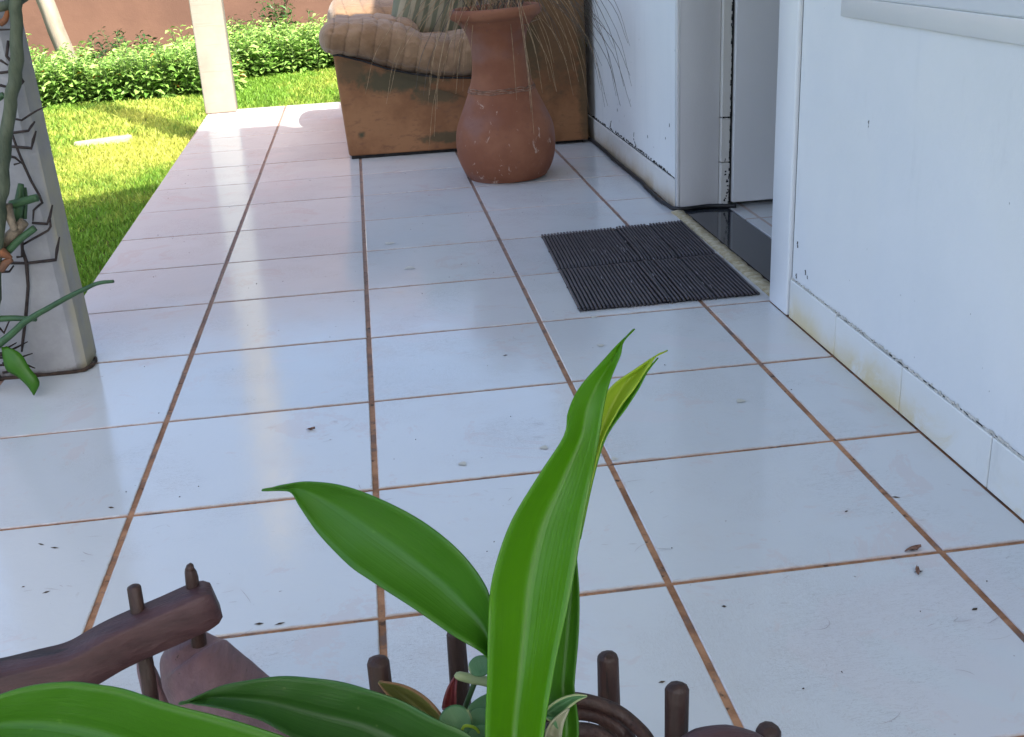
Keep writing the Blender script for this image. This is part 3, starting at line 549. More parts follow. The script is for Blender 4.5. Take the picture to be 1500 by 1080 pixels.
# ================================================================ TERRACOTTA VASE
def m_clay():
    g=G('terracotta_clay',.72,.25); c=g.mix(g.ramp(g.noise(5,4,.6),.35,.68),(.200,.072,.038),(.285,.120,.066))
    c=g.mix(g.ramp(g.noise(4,3,.5,stretch=(1,1,1.6)),.53,.68,0,.6),c,(.215,.115,.098))
    x=g.xyz(); low=g.ramp(x[2],.30,.05); sp=g.ramp(g.math('ADD',g.noise(30,6,.75,stretch=(1,1,.6),dist=.8),g.math('MULTIPLY',low,.05)),.66,.69); c=g.mix(g.math('MULTIPLY',sp,.75),c,(.46,.33,.26))
    c=g.mix(g.ramp(g.noise(90,3),.62,.68,0,.4),c,(.16,.07,.05)); g.color(c); g.bump(g.noise(30,4,stretch=(1,1,6)),.0015,.6); g.bump(g.noise(9,3),.004,.5); return g.m
CLAY=m_clay()
vase=empty('terracotta_vase',(.805,2.395,.002),label='tall waisted terracotta vase standing on the tiles before the armchair',cat='vase'); vase.rotation_euler=(0,math.radians(-1.8),0)
prof=[(.0,0),(.110,0),(.124,.007),(.137,.025),(.150,.058),(.1555,.10),(.1535,.14),(.146,.17),(.131,.205),(.115,.24),(.101,.275),(.090,.31),(.084,.345),(.0825,.38),(.085,.41),(.091,.435),(.103,.458),(.120,.476),(.134,.484),(.1395,.493),(.1395,.504),(.133,.512),(.124,.512),(.117,.503),(.108,.485),(.093,.455),(.079,.42),(.073,.35),(.0,.345)]
zz=[];
P=catmull([(a,0,b) for a,b in prof],110); V,F=lathe([(max(p.x,.0005),p.z) for p in P],72,.012)
link('vase_body',mesh('vase_body',V,F),CLAY,vase,(0,0,0))
V=[];F=[]
for q in range(3):
    P=[];R=[]
    for k in range(121):
        a=2*math.pi*k/120; z=.269+q*.005+.004*noise.noise(Vector((math.cos(a)*4,math.sin(a)*4,q*3))); rr=float(np.interp(z,[.24,.275,.31],[.115,.101,.090]))+.0002
        P.append((rr*math.cos(a),rr*math.sin(a),z)); R.append(.0017+.0016*noise.noise(Vector((a*9,q,0))))
    tube_geo(P,R,6,V,F)
link('carved_band',mesh('carved_band',V,F),simple('band_clay',(.13,.07,.045),(.34,.20,.14),70,.9,.002),vase,(0,0,0))
V,F=lathe([(.0005,.452),(.06,.456),(.088,.450),(.089,.44),(.0005,.43)],24); link('soil',mesh('soil',V,F),simple('dry_soil',(.06,.045,.03),(.13,.10,.07),60,.95,.004),vase,(0,0,0))
# dry grass in the vase
DRY=simple('dry_grass',(.22,.14,.07),(.45,.31,.18),50,.7); DRYD=simple('dark_dry_grass',(.06,.05,.045),(.13,.11,.09),50,.7)
dg=empty('dry_grass_bunch',(.79,2.39,.46),label='bunch of long drooping dry grass stems in the terracotta vase',cat='dried grass')
o0=Vector((.79,2.39,.455)); r=random.Random(21)
def stem(end,apex_h,m,R=.0009,start=None):
    s=start or o0+Vector((r.uniform(-.06,.06),r.uniform(-.05,.05),0)); e=Vector(end); d=e-s
    top=s+d*.38+Vector((0,0,apex_h)); top.z=max(s.z,e.z)+apex_h; mid2=s+d*.85; mid2.z=e.z+(top.z-e.z)*.42
    tube('grass_stem',[s,s.lerp(top,.55)+Vector((0,0,apex_h*.2)),top,mid2,e],[R*1.3,R*1.1,R,R*.9,R*.5],m,dg,4,18)
for u,v,y,h in [(535,138,2.35,.16),(570,137,2.3,.14),(566,150,2.4,.15),(628,220,2.2,.12),(636,200,2.2,.2),(638,160,2.2,.12),(663,115,2.25,.1),(668,138,2.3,.15),(690,108,2.3,.12),(782,197,2.12,.1),(778,165,2.13,.13),(815,133,2.3,.1),(840,140,2.35,.12),(863,167,2.45,.16),(858,100,2.4,.2),(830,90,2.4,.1),(785,80,2.3,.08),(800,110,2.4,.12)]:
    p0=None
for e,h in [((0.3790,2.3500,0.2900),.16),((0.4510,2.3000,0.2930),.14),((0.4400,2.4000,0.2500),.15),((0.5480,2.2000,0.1360),.12),((0.5670,2.2000,0.1740),.2),((0.5820,2.2200,0.2490),.12),((0.6370,2.2500,0.3300),.1),((0.6470,2.3000,0.2780),.15),((0.6960,2.3000,0.3340),.12),((0.8510,2.1200,0.1720),.10),((0.8470,2.1300,0.2340),.13),((0.9510,2.3000,0.2670),.10),((1.0120,2.3500,0.2420),.12),((1.0820,2.4500,0.1670),.16),((1.0630,2.4000,0.3150),.2),((1.0030,2.4000,0.3400),.1),((0.8930,2.3000,0.3770),.08),((0.9500,2.4000,0.2820),.12)]: stem(e,h,DRY,.0009)
for k in range(46):
    a=r.choice([r.gauss(3.3,.5),r.gauss(0,.5),r.gauss(-.2,.4),r.uniform(0,6.28)]); L=r.uniform(.10,.33); x=o0.x+math.cos(a)*L; x=min(x,1.165); stem((x,o0.y+math.sin(a)*L*.8-.03,r.uniform(.22,.55)),r.uniform(.08,.22),DRY if r.random()<.65 else DRYD,r.uniform(.0007,.0011))
for k in range(22): stem((1.174-r.uniform(0,.004),2.25+r.uniform(0,.75),r.uniform(.14,.46)),r.uniform(.12,.3),DRYD,.0009)
V=[];F=[]
for k in range(150):
    a=r.uniform(0,6.28); q=r.uniform(0,.085); s=o0+Vector((math.cos(a)*q,math.sin(a)*q,r.uniform(-.005,.02))); b=r.uniform(0,6.28); L=r.uniform(.03,.08)
    m=s+Vector((math.cos(b)*L*.5,math.sin(b)*L*.5,r.uniform(.005,.035))); e=s+Vector((math.cos(b)*L,math.sin(b)*L,r.uniform(0,.03))); tube_geo([s,m,e],[.0016,.0014,.0006],4,V,F)
tag(link('dry_litter',mesh('dry_litter',V,F),simple('litter',(.16,.12,.08),(.40,.32,.23),60,.8),dg),kind='stuff')
# ================================================================ ARMCHAIR
def m_suede():
    g=G('brown_leatherette',.62,.3); c=g.mix(g.ramp(g.noise(5,5,.65),.35,.68),(.175,.072,.028),(.27,.125,.054)); c=g.mix(g.ramp(g.noise(26,5,.7,stretch=(1,1,2.5)),.52,.72,0,.6),c,(.13,.058,.030))
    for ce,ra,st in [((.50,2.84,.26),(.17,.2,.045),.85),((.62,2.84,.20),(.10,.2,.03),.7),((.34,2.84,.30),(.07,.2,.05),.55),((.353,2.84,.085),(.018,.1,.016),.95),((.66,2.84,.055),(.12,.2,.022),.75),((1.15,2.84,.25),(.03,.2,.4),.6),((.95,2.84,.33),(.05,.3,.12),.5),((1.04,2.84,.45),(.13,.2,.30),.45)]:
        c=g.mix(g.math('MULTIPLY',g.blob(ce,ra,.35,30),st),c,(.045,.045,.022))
    g.color(c); g.bump(g.noise(130,3),.0008,.6); g.bump(g.noise(6,3),.006,.4); return g.m
SUEDE=m_suede()
def m_quilt(name,a,b):
    g=G(name,.75,.2); c=g.mix(g.ramp(g.noise(9,5,.65),.35,.68),a,b); c=g.mix(g.ramp(g.noise(5,4,.6),.55,.75,0,.5),c,tuple(q*.62 for q in a))
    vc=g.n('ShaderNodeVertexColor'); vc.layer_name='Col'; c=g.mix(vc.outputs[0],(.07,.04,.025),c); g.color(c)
    g.b.inputs['Sheen Weight'].default_value=.2; g.bump(g.noise(22,4,.6,dist=1.5),.006,.7); g.bump(g.noise(200,3),.0006,.6); return g.m
QUILT=m_quilt('quilted_fabric',(.19,.108,.056),(.265,.165,.095))
ch=empty('armchair',(.72,3.4,0),label='worn brown armchair with quilted beige padding against the far wall',cat='armchair')
YN,YFA=2.855,3.90
prof=[(.287,.012),(.283,.36),(.30,.362),(.378,.340),(.46,.308),(.54,.287),(.64,.266),(.75,.258),(.86,.27),(.90,.30),(.915,.40),(.92,.86),(1.15,.86),(1.156,.012)]
def sidepanel(y0,y1):
    n=len(prof); V=[(x,y0,z) for x,z in prof]+[(x,y1,z) for x,z in prof]
    F=[tuple(range(n)),tuple(range(n,2*n))[::-1]]+[((i+1)%n,i,n+i,n+(i+1)%n) for i in range(n)]
    return bevmesh('side_panel',V,F,.007,3)
me=sidepanel(YN,YN+.07)
for v in me.vertices:
    t=max(0,1-(v.co.x-.283)/.05); v.co.y+=.035*t*t
    v.co.x+= (.34-v.co.z)*.045 if v.co.x<.4 else 0
link('side_panel',me,SUEDE,ch); link('side_panel',sidepanel(YFA-.07,YFA),SUEDE,ch)
box('front_panel',.30,.36,YN+.06,YFA-.07,.02,.34,SUEDE,ch,.01,3); box('seat_base',.362,.90,YN+.071,YFA-.071,.03,.30,SUEDE,ch,.01,2)
box('backrest',.925,1.15,YN+.071,YFA-.071,.03,.84,SUEDE,ch,.03,3)
box('foot_rail',.31,1.14,YN+.03,YFA-.03,.0005,.013,CRACK,ch,0)
V=[];F=[]; tube_geo([Vector((x+((.34-z)*.045 if x<.4 else 0),YN-.001+.035*max(0,1-(x-.283)/.05)**2,z-.003)) for x,z in prof[1:10]],.0035,6,V,F); link('piping',mesh('piping',V,F),CRACK,ch)
def quiltroll(name,x0,x1,cy,cz,ry,rz,pitch,slant,seed,nx=150,nt=56,amp=.007,endr=.05):
    V=[];F=[];CC=[]
    for i in range(nx+1):
        x=x0+(x1-x0)*i/nx; e=min((x-x0)/endr,1,(x1-x)/endr); e=math.sqrt(max(0.0,1-(1-max(e,0))**2))*.98+.02
        for j in range(nt):
            a=2*math.pi*j/nt; sy,sz=math.cos(a),math.sin(a); sgn=lambda q,p:math.copysign(abs(q)**p,q)
            yy=cy(x)+ry(x)*sgn(sy,.75)*e; z_=cz(x)+rz(x)*sgn(sz,.8)*e; s=(x+slant*(sz-.3)*.02+.006*noise.noise(Vector((x*9,a,seed))))/pitch
            f=abs(math.sin(math.pi*s)); puff=amp*(f**.28-.75); wr=.0060*noise.noise(Vector((x*60+sz*6,sy*3,seed)))*(1-f)+.0045*noise.noise(Vector((x*22,a*3,seed+5)))
            lat=-.004*math.exp(-((a%(2*math.pi)-3.9)/.10)**2)
            nrm=Vector((0,sy,sz)); d=(puff+wr+lat)*e; V.append((x,yy+nrm.y*d,z_+nrm.z*d)); CC.append((1-.62*max(0,1-f/.16),)*3+(1,))  # seams darkened in the vertex colour: thread line plus painted crease shade
    for i in range(nx):
        for j in range(nt): k=(j+1)%nt; F.append((i*nt+j,i*nt+k,(i+1)*nt+k,(i+1)*nt+j))
    F.append(tuple(range(nt))[::-1]); F.append(tuple(nx*nt+j for j in range(nt))); me=mesh(name,V,F); setcol(me,CC); return me
ip=lambda xs,ys:(lambda x:float(np.interp(x,xs,ys)))
zb=ip([.24,.30,.378,.46,.54,.64,.75,.86,.95],[.362,.358,.338,.306,.285,.264,.256,.268,.30]); zt=ip([.24,.30,.40,.48,.54,.60,.68,.75,.82,.9],[.455,.466,.464,.452,.430,.400,.392,.41,.46,.54])
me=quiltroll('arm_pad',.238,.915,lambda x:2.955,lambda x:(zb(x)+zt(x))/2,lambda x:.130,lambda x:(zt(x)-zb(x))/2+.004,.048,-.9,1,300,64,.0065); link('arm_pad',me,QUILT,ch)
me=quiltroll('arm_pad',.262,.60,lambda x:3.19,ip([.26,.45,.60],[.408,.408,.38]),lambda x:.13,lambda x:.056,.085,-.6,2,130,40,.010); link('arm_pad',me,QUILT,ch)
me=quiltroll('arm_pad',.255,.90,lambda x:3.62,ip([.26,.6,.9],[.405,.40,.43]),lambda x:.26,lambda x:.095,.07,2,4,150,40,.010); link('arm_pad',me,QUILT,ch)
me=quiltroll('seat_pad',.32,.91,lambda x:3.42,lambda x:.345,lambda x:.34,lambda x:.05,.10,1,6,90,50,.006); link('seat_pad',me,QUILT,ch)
# quilted back pad: vertical rolls
for k,yc in enumerate((3.05,3.3,3.55,3.78)):
    me=quiltroll('back_pad',0,.56,lambda x:0,lambda x:0,lambda x:.13,lambda x:.055,.09,1,10+k,80,40,.006)
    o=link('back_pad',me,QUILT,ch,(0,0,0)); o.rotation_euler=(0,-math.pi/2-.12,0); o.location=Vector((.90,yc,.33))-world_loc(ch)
# pillow
def m_stripe():
    g=G('striped_fabric',.85,.15); x=g.xyz(g.obj); wv=g.n('ShaderNodeTexWave'); wv.inputs['Scale'].default_value=9; wv.inputs['Distortion'].default_value=1.2; wv.bands_direction='X'; g.l(g.obj,wv.inputs[0])
    c=g.mix(g.ramp(wv.outputs[1],.35,.6),(.19,.20,.14),(.38,.34,.25)); c=g.mix(g.ramp(g.noise(30,4,.6,vec=g.obj,stretch=(3,3,.4)),.56,.66,0,.5),c,(.14,.15,.11)); g.color(c); g.bump(g.noise(14,4,vec=g.obj),.008,.7); return g.m
V=[];F=[];n=28
for s in (1,-1):
    for i in range(n+1):
        for j in range(n+1):
            u,v=i/n*2-1,j/n*2-1; q=max(0,(1-u**4)*(1-v**4))**.5; k=1-.06*(abs(u*v)); V.append((u*.15*k,s*(.062*q+.004*noise.noise(Vector((u*3,v*3,s)))*q),v*.15*k))
    b=0 if s==1 else (n+1)**2
    for i in range(n):
        for j in range(n): a=b+i*(n+1)+j; f=(a,a+n+1,a+n+2,a+1); F.append(f if s==1 else f[::-1])
bm=bmesh.new(); me=mesh('t',V,F); bm.from_mesh(me); bmesh.ops.remove_doubles(bm,verts=bm.verts,dist=.001); bm.to_mesh(me); bm.free()
pil=link('scatter_cushion',me,m_stripe(),None,(.665,3.22,.505)); pil.rotation_euler=(.28,.25,.15); tag(pil,'green and cream striped cushion leaning on the armchair','cushion')
# ================================================================ RUSTIC WOODEN PLANTER (foreground)
def m_wood(name,a,b,ax):
    g=G(name,.55,.4); st=[1.,1.,1.]; st[ax]=.12; f=g.noise(60,5,.7,stretch=st); c=g.mix(g.ramp(f,.3,.7),a,b); c=g.mix(g.ramp(g.noise(90,4,.7,stretch=st),.63,.67,0,.8),c,(.012,.009,.009))
    g.color(c); g.bump(f,.0025,.9); g.bump(g.noise(22,4,.6),.005,.7); return g.m
WOODV=m_wood('dark_stained_wood',(.024,.012,.011),(.050,.024,.019),2); WOODX=m_wood('brown_stained_wood',(.036,.016,.020),(.072,.034,.038),0); WOODP=m_wood('purple_brown_wood',(.11,.062,.072),(.18,.105,.118),1)
BZ=.180
pl=empty('wooden_planter',(.38,-.52,BZ-.03),label='rustic dark brown wooden planter with upright pegs and curved beam at the bottom left',cat='planter')
tops=[(0.3560,-0.5872,0.3608),(0.4014,-0.5533,0.3502),(0.4892,-0.5704,0.3325),(0.5183,-0.6142,0.3394)]
def peg(name,top,bot,R,mat,dome=.5,seg=11):
    top=Vector(top); bot=Vector(bot); d=(top-bot).normalized()
    P=[bot,bot.lerp(top,.3),bot.lerp(top,.65),top-d*R*dome,top-d*R*dome*.5,top-d*R*.08,top]; Rr_=[R*1.04,R*1.02,R,R*.97,R*.86,R*.5,R*.05]
    V,F=tube_geo(P,Rr_,seg); V=[v+Vector((noise.noise(v*60),noise.noise(v*60+Vector((9,0,0))),.6*noise.noise(v*140)))*R*.24 for v in V]
    return link(name,mesh(name,V,F),mat,pl)
for t in tops: peg('peg',t,(t[0],t[1],BZ+.001),.0066,WOODV)
y0=min(t[1] for t in tops); y1=max(t[1] for t in tops); xa,xb=tops[0][0],tops[3][0]
n=5
for k in range(n): box('bed_plank',xa-.035+.0535*k,xa-.035+.0535*k+.0515,-.76,-.505,BZ-.02,BZ,WOODX,pl,.002,2)
V=[];F=[]
# swept rectangular curved beam
def beam(name,P,w_,h,mat,n=48):
    P=catmull(P,n); V=[];F=[]; b=.10
    sec=[(-1,-1+b),(-1+b,-1),(1-b,-1),(1,-1+b),(1,1-b),(1-b,1),(-1+b,1),(-1,1-b)]
    for i,p in enumerate(P):
        t=(P[min(i+1,n)]-P[max(i-1,0)]).normalized(); s=t.cross(Vector((0,0,1))).normalized(); u=s.cross(t); k=1 if 2<i<n-2 else (.96 if i in(2,n-2) else (.9 if i in (1,n-1) else .72))
        for a,c in sec: V.append(p+s*a*w_*k/2+u*c*h*k/2+Vector((noise.noise(p*30),noise.noise(p*30+Vector((5,0,0))),noise.noise(p*34+Vector((0,7,0)))))*.0012)
    for i in range(n):
        for j in range(8): F.append((i*8+j,i*8+(j+1)%8,(i+1)*8+(j+1)%8,(i+1)*8+j))
    F.append(tuple(range(8))[::-1]); F.append(tuple(n*8+j for j in range(8))); return bevless(name,V,F,mat)
def bevless(name,V,F,mat):
    me=mesh(name,V,F); return link(name,me,mat,pl)
beam('curved_beam',[(0.1252,-0.5624,0.3565),(0.1441,-0.5558,0.3514),(0.1657,-0.5527,0.3518),(0.1858,-0.5489,0.3535),(0.2048,-0.5433,0.3594),(0.2219,-0.5382,0.3637),(0.2421,-0.5331,0.3687),(0.2634,-0.5283,0.3734)],.021,.0235,WOODX)
peg('beam_peg',(0.2196,-0.5294,0.3908),(0.2206,-0.5464,0.3152),.0044,WOODV); 
bp_=peg('beam_peg',(0.2512,-0.5237,0.3951),(0.2494,-0.5277,0.3435),.0042,WOODV,1.6,8)
V,F=tube_geo([(0.2510,-0.5246,0.3929),(0.2516,-0.5236,0.3955),(0.2525,-0.5233,0.3965)],[.003,.0022,.0012],7); link('splinter',mesh('splinter',V,F),WOODV,bp_)
def bulk(name,P,R,mat,n=30,seg=24,fl=.8):
    m=len(P); P2=catmull(P,n); RR=[float(np.interp(i/n*(m-1),range(m),R)) for i in range(n+1)]; V,F=tube_geo(P2,RR,seg); V=[v+Vector((noise.noise(v*22),noise.noise(v*22+Vector((4,0,0))),noise.noise(v*22+Vector((0,4,0)))))*.0025 for v in V]
    return link(name,mesh(name,V,F),mat,pl)
bulk('draw_bar',[(0.2336,-0.5066,0.3376),(0.2356,-0.5089,0.3324),(0.2414,-0.5144,0.3203),(0.2568,-0.5317,0.3082),(0.2837,-0.5527,0.2902),(0.3143,-0.5754,0.2691)],[.002,.015,.023,.026,.026,.025],WOODP)
bulk('bar_end',[(0.2065,-0.4997,0.3200),(0.2091,-0.5032,0.3119),(0.2148,-0.5110,0.2937),(0.2212,-0.5166,0.2814)],[.003,.006,.008,.008],WOODP)
for pts in ([(0.4469,-0.6004,0.3265),(0.4623,-0.5973,0.3250),(0.4787,-0.5969,0.3170),(0.4926,-0.6017,0.3090),(0.5010,-0.6159,0.3029),(0.5035,-0.6316,0.2912)],[(0.4467,-0.5990,0.3161),(0.4637,-0.5963,0.3141),(0.4796,-0.5955,0.3071),(0.4905,-0.5999,0.2992),(0.4964,-0.6136,0.2936)],[(0.4445,-0.6136,0.3196),(0.4639,-0.6121,0.3153),(0.4774,-0.6116,0.3070),(0.4858,-0.6169,0.2958)]):
    tube('bent_twig',pts,.0042,WOODV,pl,8,30,.002)
bulk('round_log',[(0.5071,-0.6468,0.3084),(0.5130,-0.6460,0.3122),(0.5242,-0.6462,0.3151),(0.5369,-0.6476,0.3151),(0.5493,-0.6501,0.3124),(0.5615,-0.6535,0.3073)],[.004,.011,.0145,.0155,.0145,.010],WOODX)
peg('peg',(0.5630,-0.6375,0.3208),(0.5682,-0.6323,0.2808),.0066,WOODV)
# stand that carries the planter
st=empty('plant_stand',(.38,-.6,0),label='low brown wooden stand under the foreground planter',cat='stand')
zt_=BZ-.0205
box('table_top',.17,.62,-.80,-.50,zt_-.02,zt_,WOODX,st,.003,2)
for x in (.19,.58):
    for y in (-.78,-.54): box('leg',x,x+.025,y,y+.025,.0015,zt_-.0205,WOODX,st,.002,1)
V,F=lathe([(.0005,0),(.045,0),(.052,.01),(.062,.05),(.066,.062),(.061,.063),(.056,.05),(.0005,.048)],40,.01)
pot=empty('plant_pot',(.372,-.605,BZ+.0008),label='small round clay pot holding the foreground plants on the planter bed',cat='pot'); link('pot_body',mesh('pot_body',V,F),CLAY,pot,(0,0,0))
V,F=lathe([(.0005,.056),(.03,.058),(.0575,.055),(.0575,.049),(.0005,.049)],30,.02); link('soil',mesh('soil',V,F),simple('pot_soil',(.02,.014,.01),(.06,.045,.03),120,.95,.003),pot,(0,0,0))
# ================================================================ FOREGROUND BROAD LEAF PLANT
sp=empty('broad_leaf_plant',(.372,-.6,BZ+.05),label='glossy green plant with long strap leaves in the foreground planter',cat='plant')
def S(*r): return list(r)
B=(.372,-.6,BZ+.055)
def bb(dx,dy=0): return ((B[0]+dx-.012,B[1]+dy,B[2]),(B[0]+dx,B[1]+dy-.004,B[2]),(B[0]+dx+.012,B[1]+dy,B[2]))
ribbon('leaf',[bb(.0),((0.4048,-0.6835,0.3365),(0.4183,-0.6734,0.3249),(0.4295,-0.6829,0.3316)),((0.4070,-0.6715,0.3674),(0.4217,-0.6596,0.3553),(0.4351,-0.6712,0.3626)),((0.4105,-0.6622,0.3920),(0.4272,-0.6494,0.3799),(0.4420,-0.6623,0.3873)),((0.4137,-0.6528,0.4166),(0.4326,-0.6385,0.4035),(0.4499,-0.6523,0.4092)),((0.4182,-0.6425,0.4386),(0.4381,-0.6278,0.4269),(0.4578,-0.6415,0.4307)),((0.4295,-0.6319,0.4605),(0.4472,-0.6165,0.4498),(0.4657,-0.6284,0.4525)),((0.4463,-0.6208,0.4796),(0.4605,-0.6074,0.4712),(0.4733,-0.6161,0.4721)),((0.4610,-0.6111,0.4948),(0.4715,-0.5988,0.4880),(0.4797,-0.6052,0.4877)),((0.4649,-0.6026,0.5037),(0.4756,-0.5941,0.5008),(0.4842,-0.5976,0.5029)),((0.4723,-0.5945,0.5127),(0.4827,-0.5887,0.5112),(0.4895,-0.5903,0.5145)),((0.4855,-0.5867,0.5226),(0.4917,-0.5826,0.5211),(0.4961,-0.5840,0.5242)),((0.4957,-0.5800,0.5288),(0.4979,-0.5781,0.5287),(0.4994,-0.5797,0.5306)),((0.5059,-0.5736,0.5343),(0.5063,-0.5736,0.5343),(0.5067,-0.5735,0.5346))],LB,sp,60,12,.0008,.5,.003)
ribbon('leaf',[((0.4454,-0.6289,0.4042),(0.4502,-0.6253,0.4012),(0.4541,-0.6301,0.4038)),((0.4605,-0.6154,0.4427),(0.4658,-0.6114,0.4406),(0.4676,-0.6157,0.4440)),((0.4680,-0.6053,0.4622),(0.4729,-0.6021,0.4608),(0.4752,-0.6054,0.4642)),((0.4746,-0.5966,0.4808),(0.4809,-0.5934,0.4797),(0.4836,-0.5965,0.4836)),((0.4793,-0.5924,0.4927),(0.4880,-0.5872,0.4919),(0.4928,-0.5921,0.4973)),((0.4845,-0.5892,0.5024),(0.4939,-0.5823,0.5004),(0.5003,-0.5897,0.5055)),((0.4931,-0.5833,0.5087),(0.5016,-0.5782,0.5077),(0.5076,-0.5838,0.5116)),((0.5041,-0.5803,0.5140),(0.5093,-0.5768,0.5133),(0.5129,-0.5803,0.5166)),((0.5147,-0.5775,0.5188),(0.5160,-0.5766,0.5187),(0.5173,-0.5773,0.5200)),((0.5230,-0.5752,0.5213),(0.5234,-0.5753,0.5213),(0.5238,-0.5752,0.5216))],LY,sp,50,10,.0008,.4,.002,label='pale yellow green rolled inner leaf')
ribbon('leaf',[((0.4637,-0.6083,0.4343),(0.4673,-0.6044,0.4316),(0.4684,-0.6063,0.4325)),((0.4736,-0.5951,0.4624),(0.4771,-0.5919,0.4604),(0.4786,-0.5955,0.4628)),((0.4806,-0.5876,0.4779),(0.4850,-0.5842,0.4766),(0.4874,-0.5872,0.4809)),((0.4869,-0.5834,0.4903),(0.4954,-0.5799,0.4906),(0.4996,-0.5830,0.4950)),((0.4956,-0.5795,0.4971),(0.5028,-0.5757,0.4979),(0.5074,-0.5784,0.5033)),((0.5059,-0.5753,0.5053),(0.5104,-0.5722,0.5063),(0.5129,-0.5742,0.5100)),((0.5175,-0.5710,0.5141),(0.5190,-0.5708,0.5151),(0.5198,-0.5705,0.5160))],LB,sp,36,8,.0008,.4)
ribbon('leaf',[bb(.01,.01),((0.4332,-0.6557,0.3329),(0.4433,-0.6490,0.3255),(0.4494,-0.6539,0.3286)),((0.4424,-0.6389,0.3698),(0.4520,-0.6319,0.3631),(0.4573,-0.6368,0.3659)),((0.4471,-0.6287,0.3914),(0.4568,-0.6215,0.3851),(0.4621,-0.6265,0.3877)),((0.4544,-0.6193,0.4092),(0.4612,-0.6125,0.4039),(0.4649,-0.6167,0.4053)),((0.4622,-0.6101,0.4211),(0.4646,-0.6069,0.4189),(0.4657,-0.6088,0.4199)),((0.4658,-0.6037,0.4273),(0.4660,-0.6038,0.4273),(0.4662,-0.6037,0.4276))],LG,sp,40,10,.0008,.5)
ribbon('leaf',[bb(-.005,-.005),((0.4120,-0.6518,0.3504),(0.4132,-0.6526,0.3487),(0.4151,-0.6535,0.3470)),((0.4162,-0.6418,0.3905),(0.4152,-0.6400,0.3811),(0.4130,-0.6458,0.3794)),((0.4170,-0.6367,0.4174),(0.4139,-0.6304,0.3994),(0.4121,-0.6434,0.3935)),((0.4137,-0.6294,0.4292),(0.4034,-0.6196,0.4102),(0.3956,-0.6343,0.4035)),((0.4032,-0.6171,0.4411),(0.3899,-0.6065,0.4203),(0.3782,-0.6211,0.4126)),((0.3875,-0.6036,0.4514),(0.3742,-0.5942,0.4303),(0.3611,-0.6094,0.4210)),((0.3677,-0.5896,0.4591),(0.3557,-0.5802,0.4413),(0.3461,-0.5963,0.4278)),((0.3475,-0.5761,0.4630),(0.3394,-0.5676,0.4493),(0.3320,-0.5806,0.4387)),((0.3292,-0.5656,0.4623),(0.3260,-0.5605,0.4551),(0.3231,-0.5678,0.4494)),((0.3168,-0.5581,0.4584),(0.3163,-0.5560,0.4553),(0.3178,-0.5589,0.4541)),((0.3027,-0.5500,0.4530),(0.3023,-0.5501,0.4527),(0.3023,-0.5502,0.4523))],LG,sp,60,12,.0008,.45,.004)
ribbon('leaf',[bb(-.01,-.01),((0.4139,-0.6705,0.3445),(0.4112,-0.6687,0.3348),(0.4053,-0.6796,0.3328)),((0.4003,-0.6649,0.3630),(0.3913,-0.6571,0.3445),(0.3811,-0.6739,0.3403)),((0.3845,-0.6588,0.3710),(0.3698,-0.6490,0.3507),(0.3567,-0.6687,0.3463)),((0.3629,-0.6492,0.3809),(0.3473,-0.6399,0.3589),(0.3358,-0.6612,0.3538)),((0.3391,-0.6400,0.3863),(0.3229,-0.6328,0.3644),(0.3165,-0.6513,0.3621)),((0.3118,-0.6310,0.3875),(0.2997,-0.6258,0.3699),(0.2981,-0.6402,0.3686)),((0.2831,-0.6226,0.3814),(0.2768,-0.6194,0.3711),(0.2760,-0.6280,0.3710)),((0.2661,-0.6182,0.3739),(0.2634,-0.6164,0.3695),(0.2631,-0.6197,0.3692)),((0.2531,-0.6140,0.3671),(0.2530,-0.6141,0.3668),(0.2530,-0.6142,0.3665))],LD,sp,60,12,.0008,.5,.004,label='dark green drooping leaf with pale stripes')
ribbon('leaf',[bb(-.015,-.02),((0.3751,-0.6959,0.3650),(0.3610,-0.6907,0.3466),(0.3476,-0.7066,0.3436)),((0.3419,-0.6917,0.3796),(0.3263,-0.6842,0.3529),(0.3142,-0.7054,0.3505)),((0.3127,-0.6872,0.3962),(0.2954,-0.6759,0.3650),(0.2846,-0.7001,0.3608)),((0.2739,-0.6776,0.4092),(0.2545,-0.6646,0.3763),(0.2457,-0.6914,0.3715)),((0.2427,-0.6658,0.4163),(0.2254,-0.6538,0.3842),(0.2208,-0.6815,0.3786)),((0.2213,-0.6575,0.4173),(0.2019,-0.6458,0.3868),(0.1977,-0.6712,0.3814)),((0.1988,-0.6500,0.4135),(0.1793,-0.6392,0.3859),(0.1770,-0.6624,0.3813)),((0.1691,-0.6416,0.4015),(0.1544,-0.6340,0.3808),(0.1549,-0.6517,0.3799)),((0.1284,-0.6299,0.3783),(0.1281,-0.6299,0.3781),(0.1277,-0.6300,0.3778))],LG,sp,60,12,.0008,.45,.004)
su=empty('small_succulent',(.36,-.57,BZ+.05),label='small succulent with round pale edged and olive leaves at the foot of the strap leaves',cat='succulent')
B2=(.365,-.575,BZ+.052)
def q3(u): return (B2[0]+u-.004,B2[1],B2[2]),(B2[0]+u,B2[1]+.002,B2[2]),(B2[0]+u+.004,B2[1],B2[2])
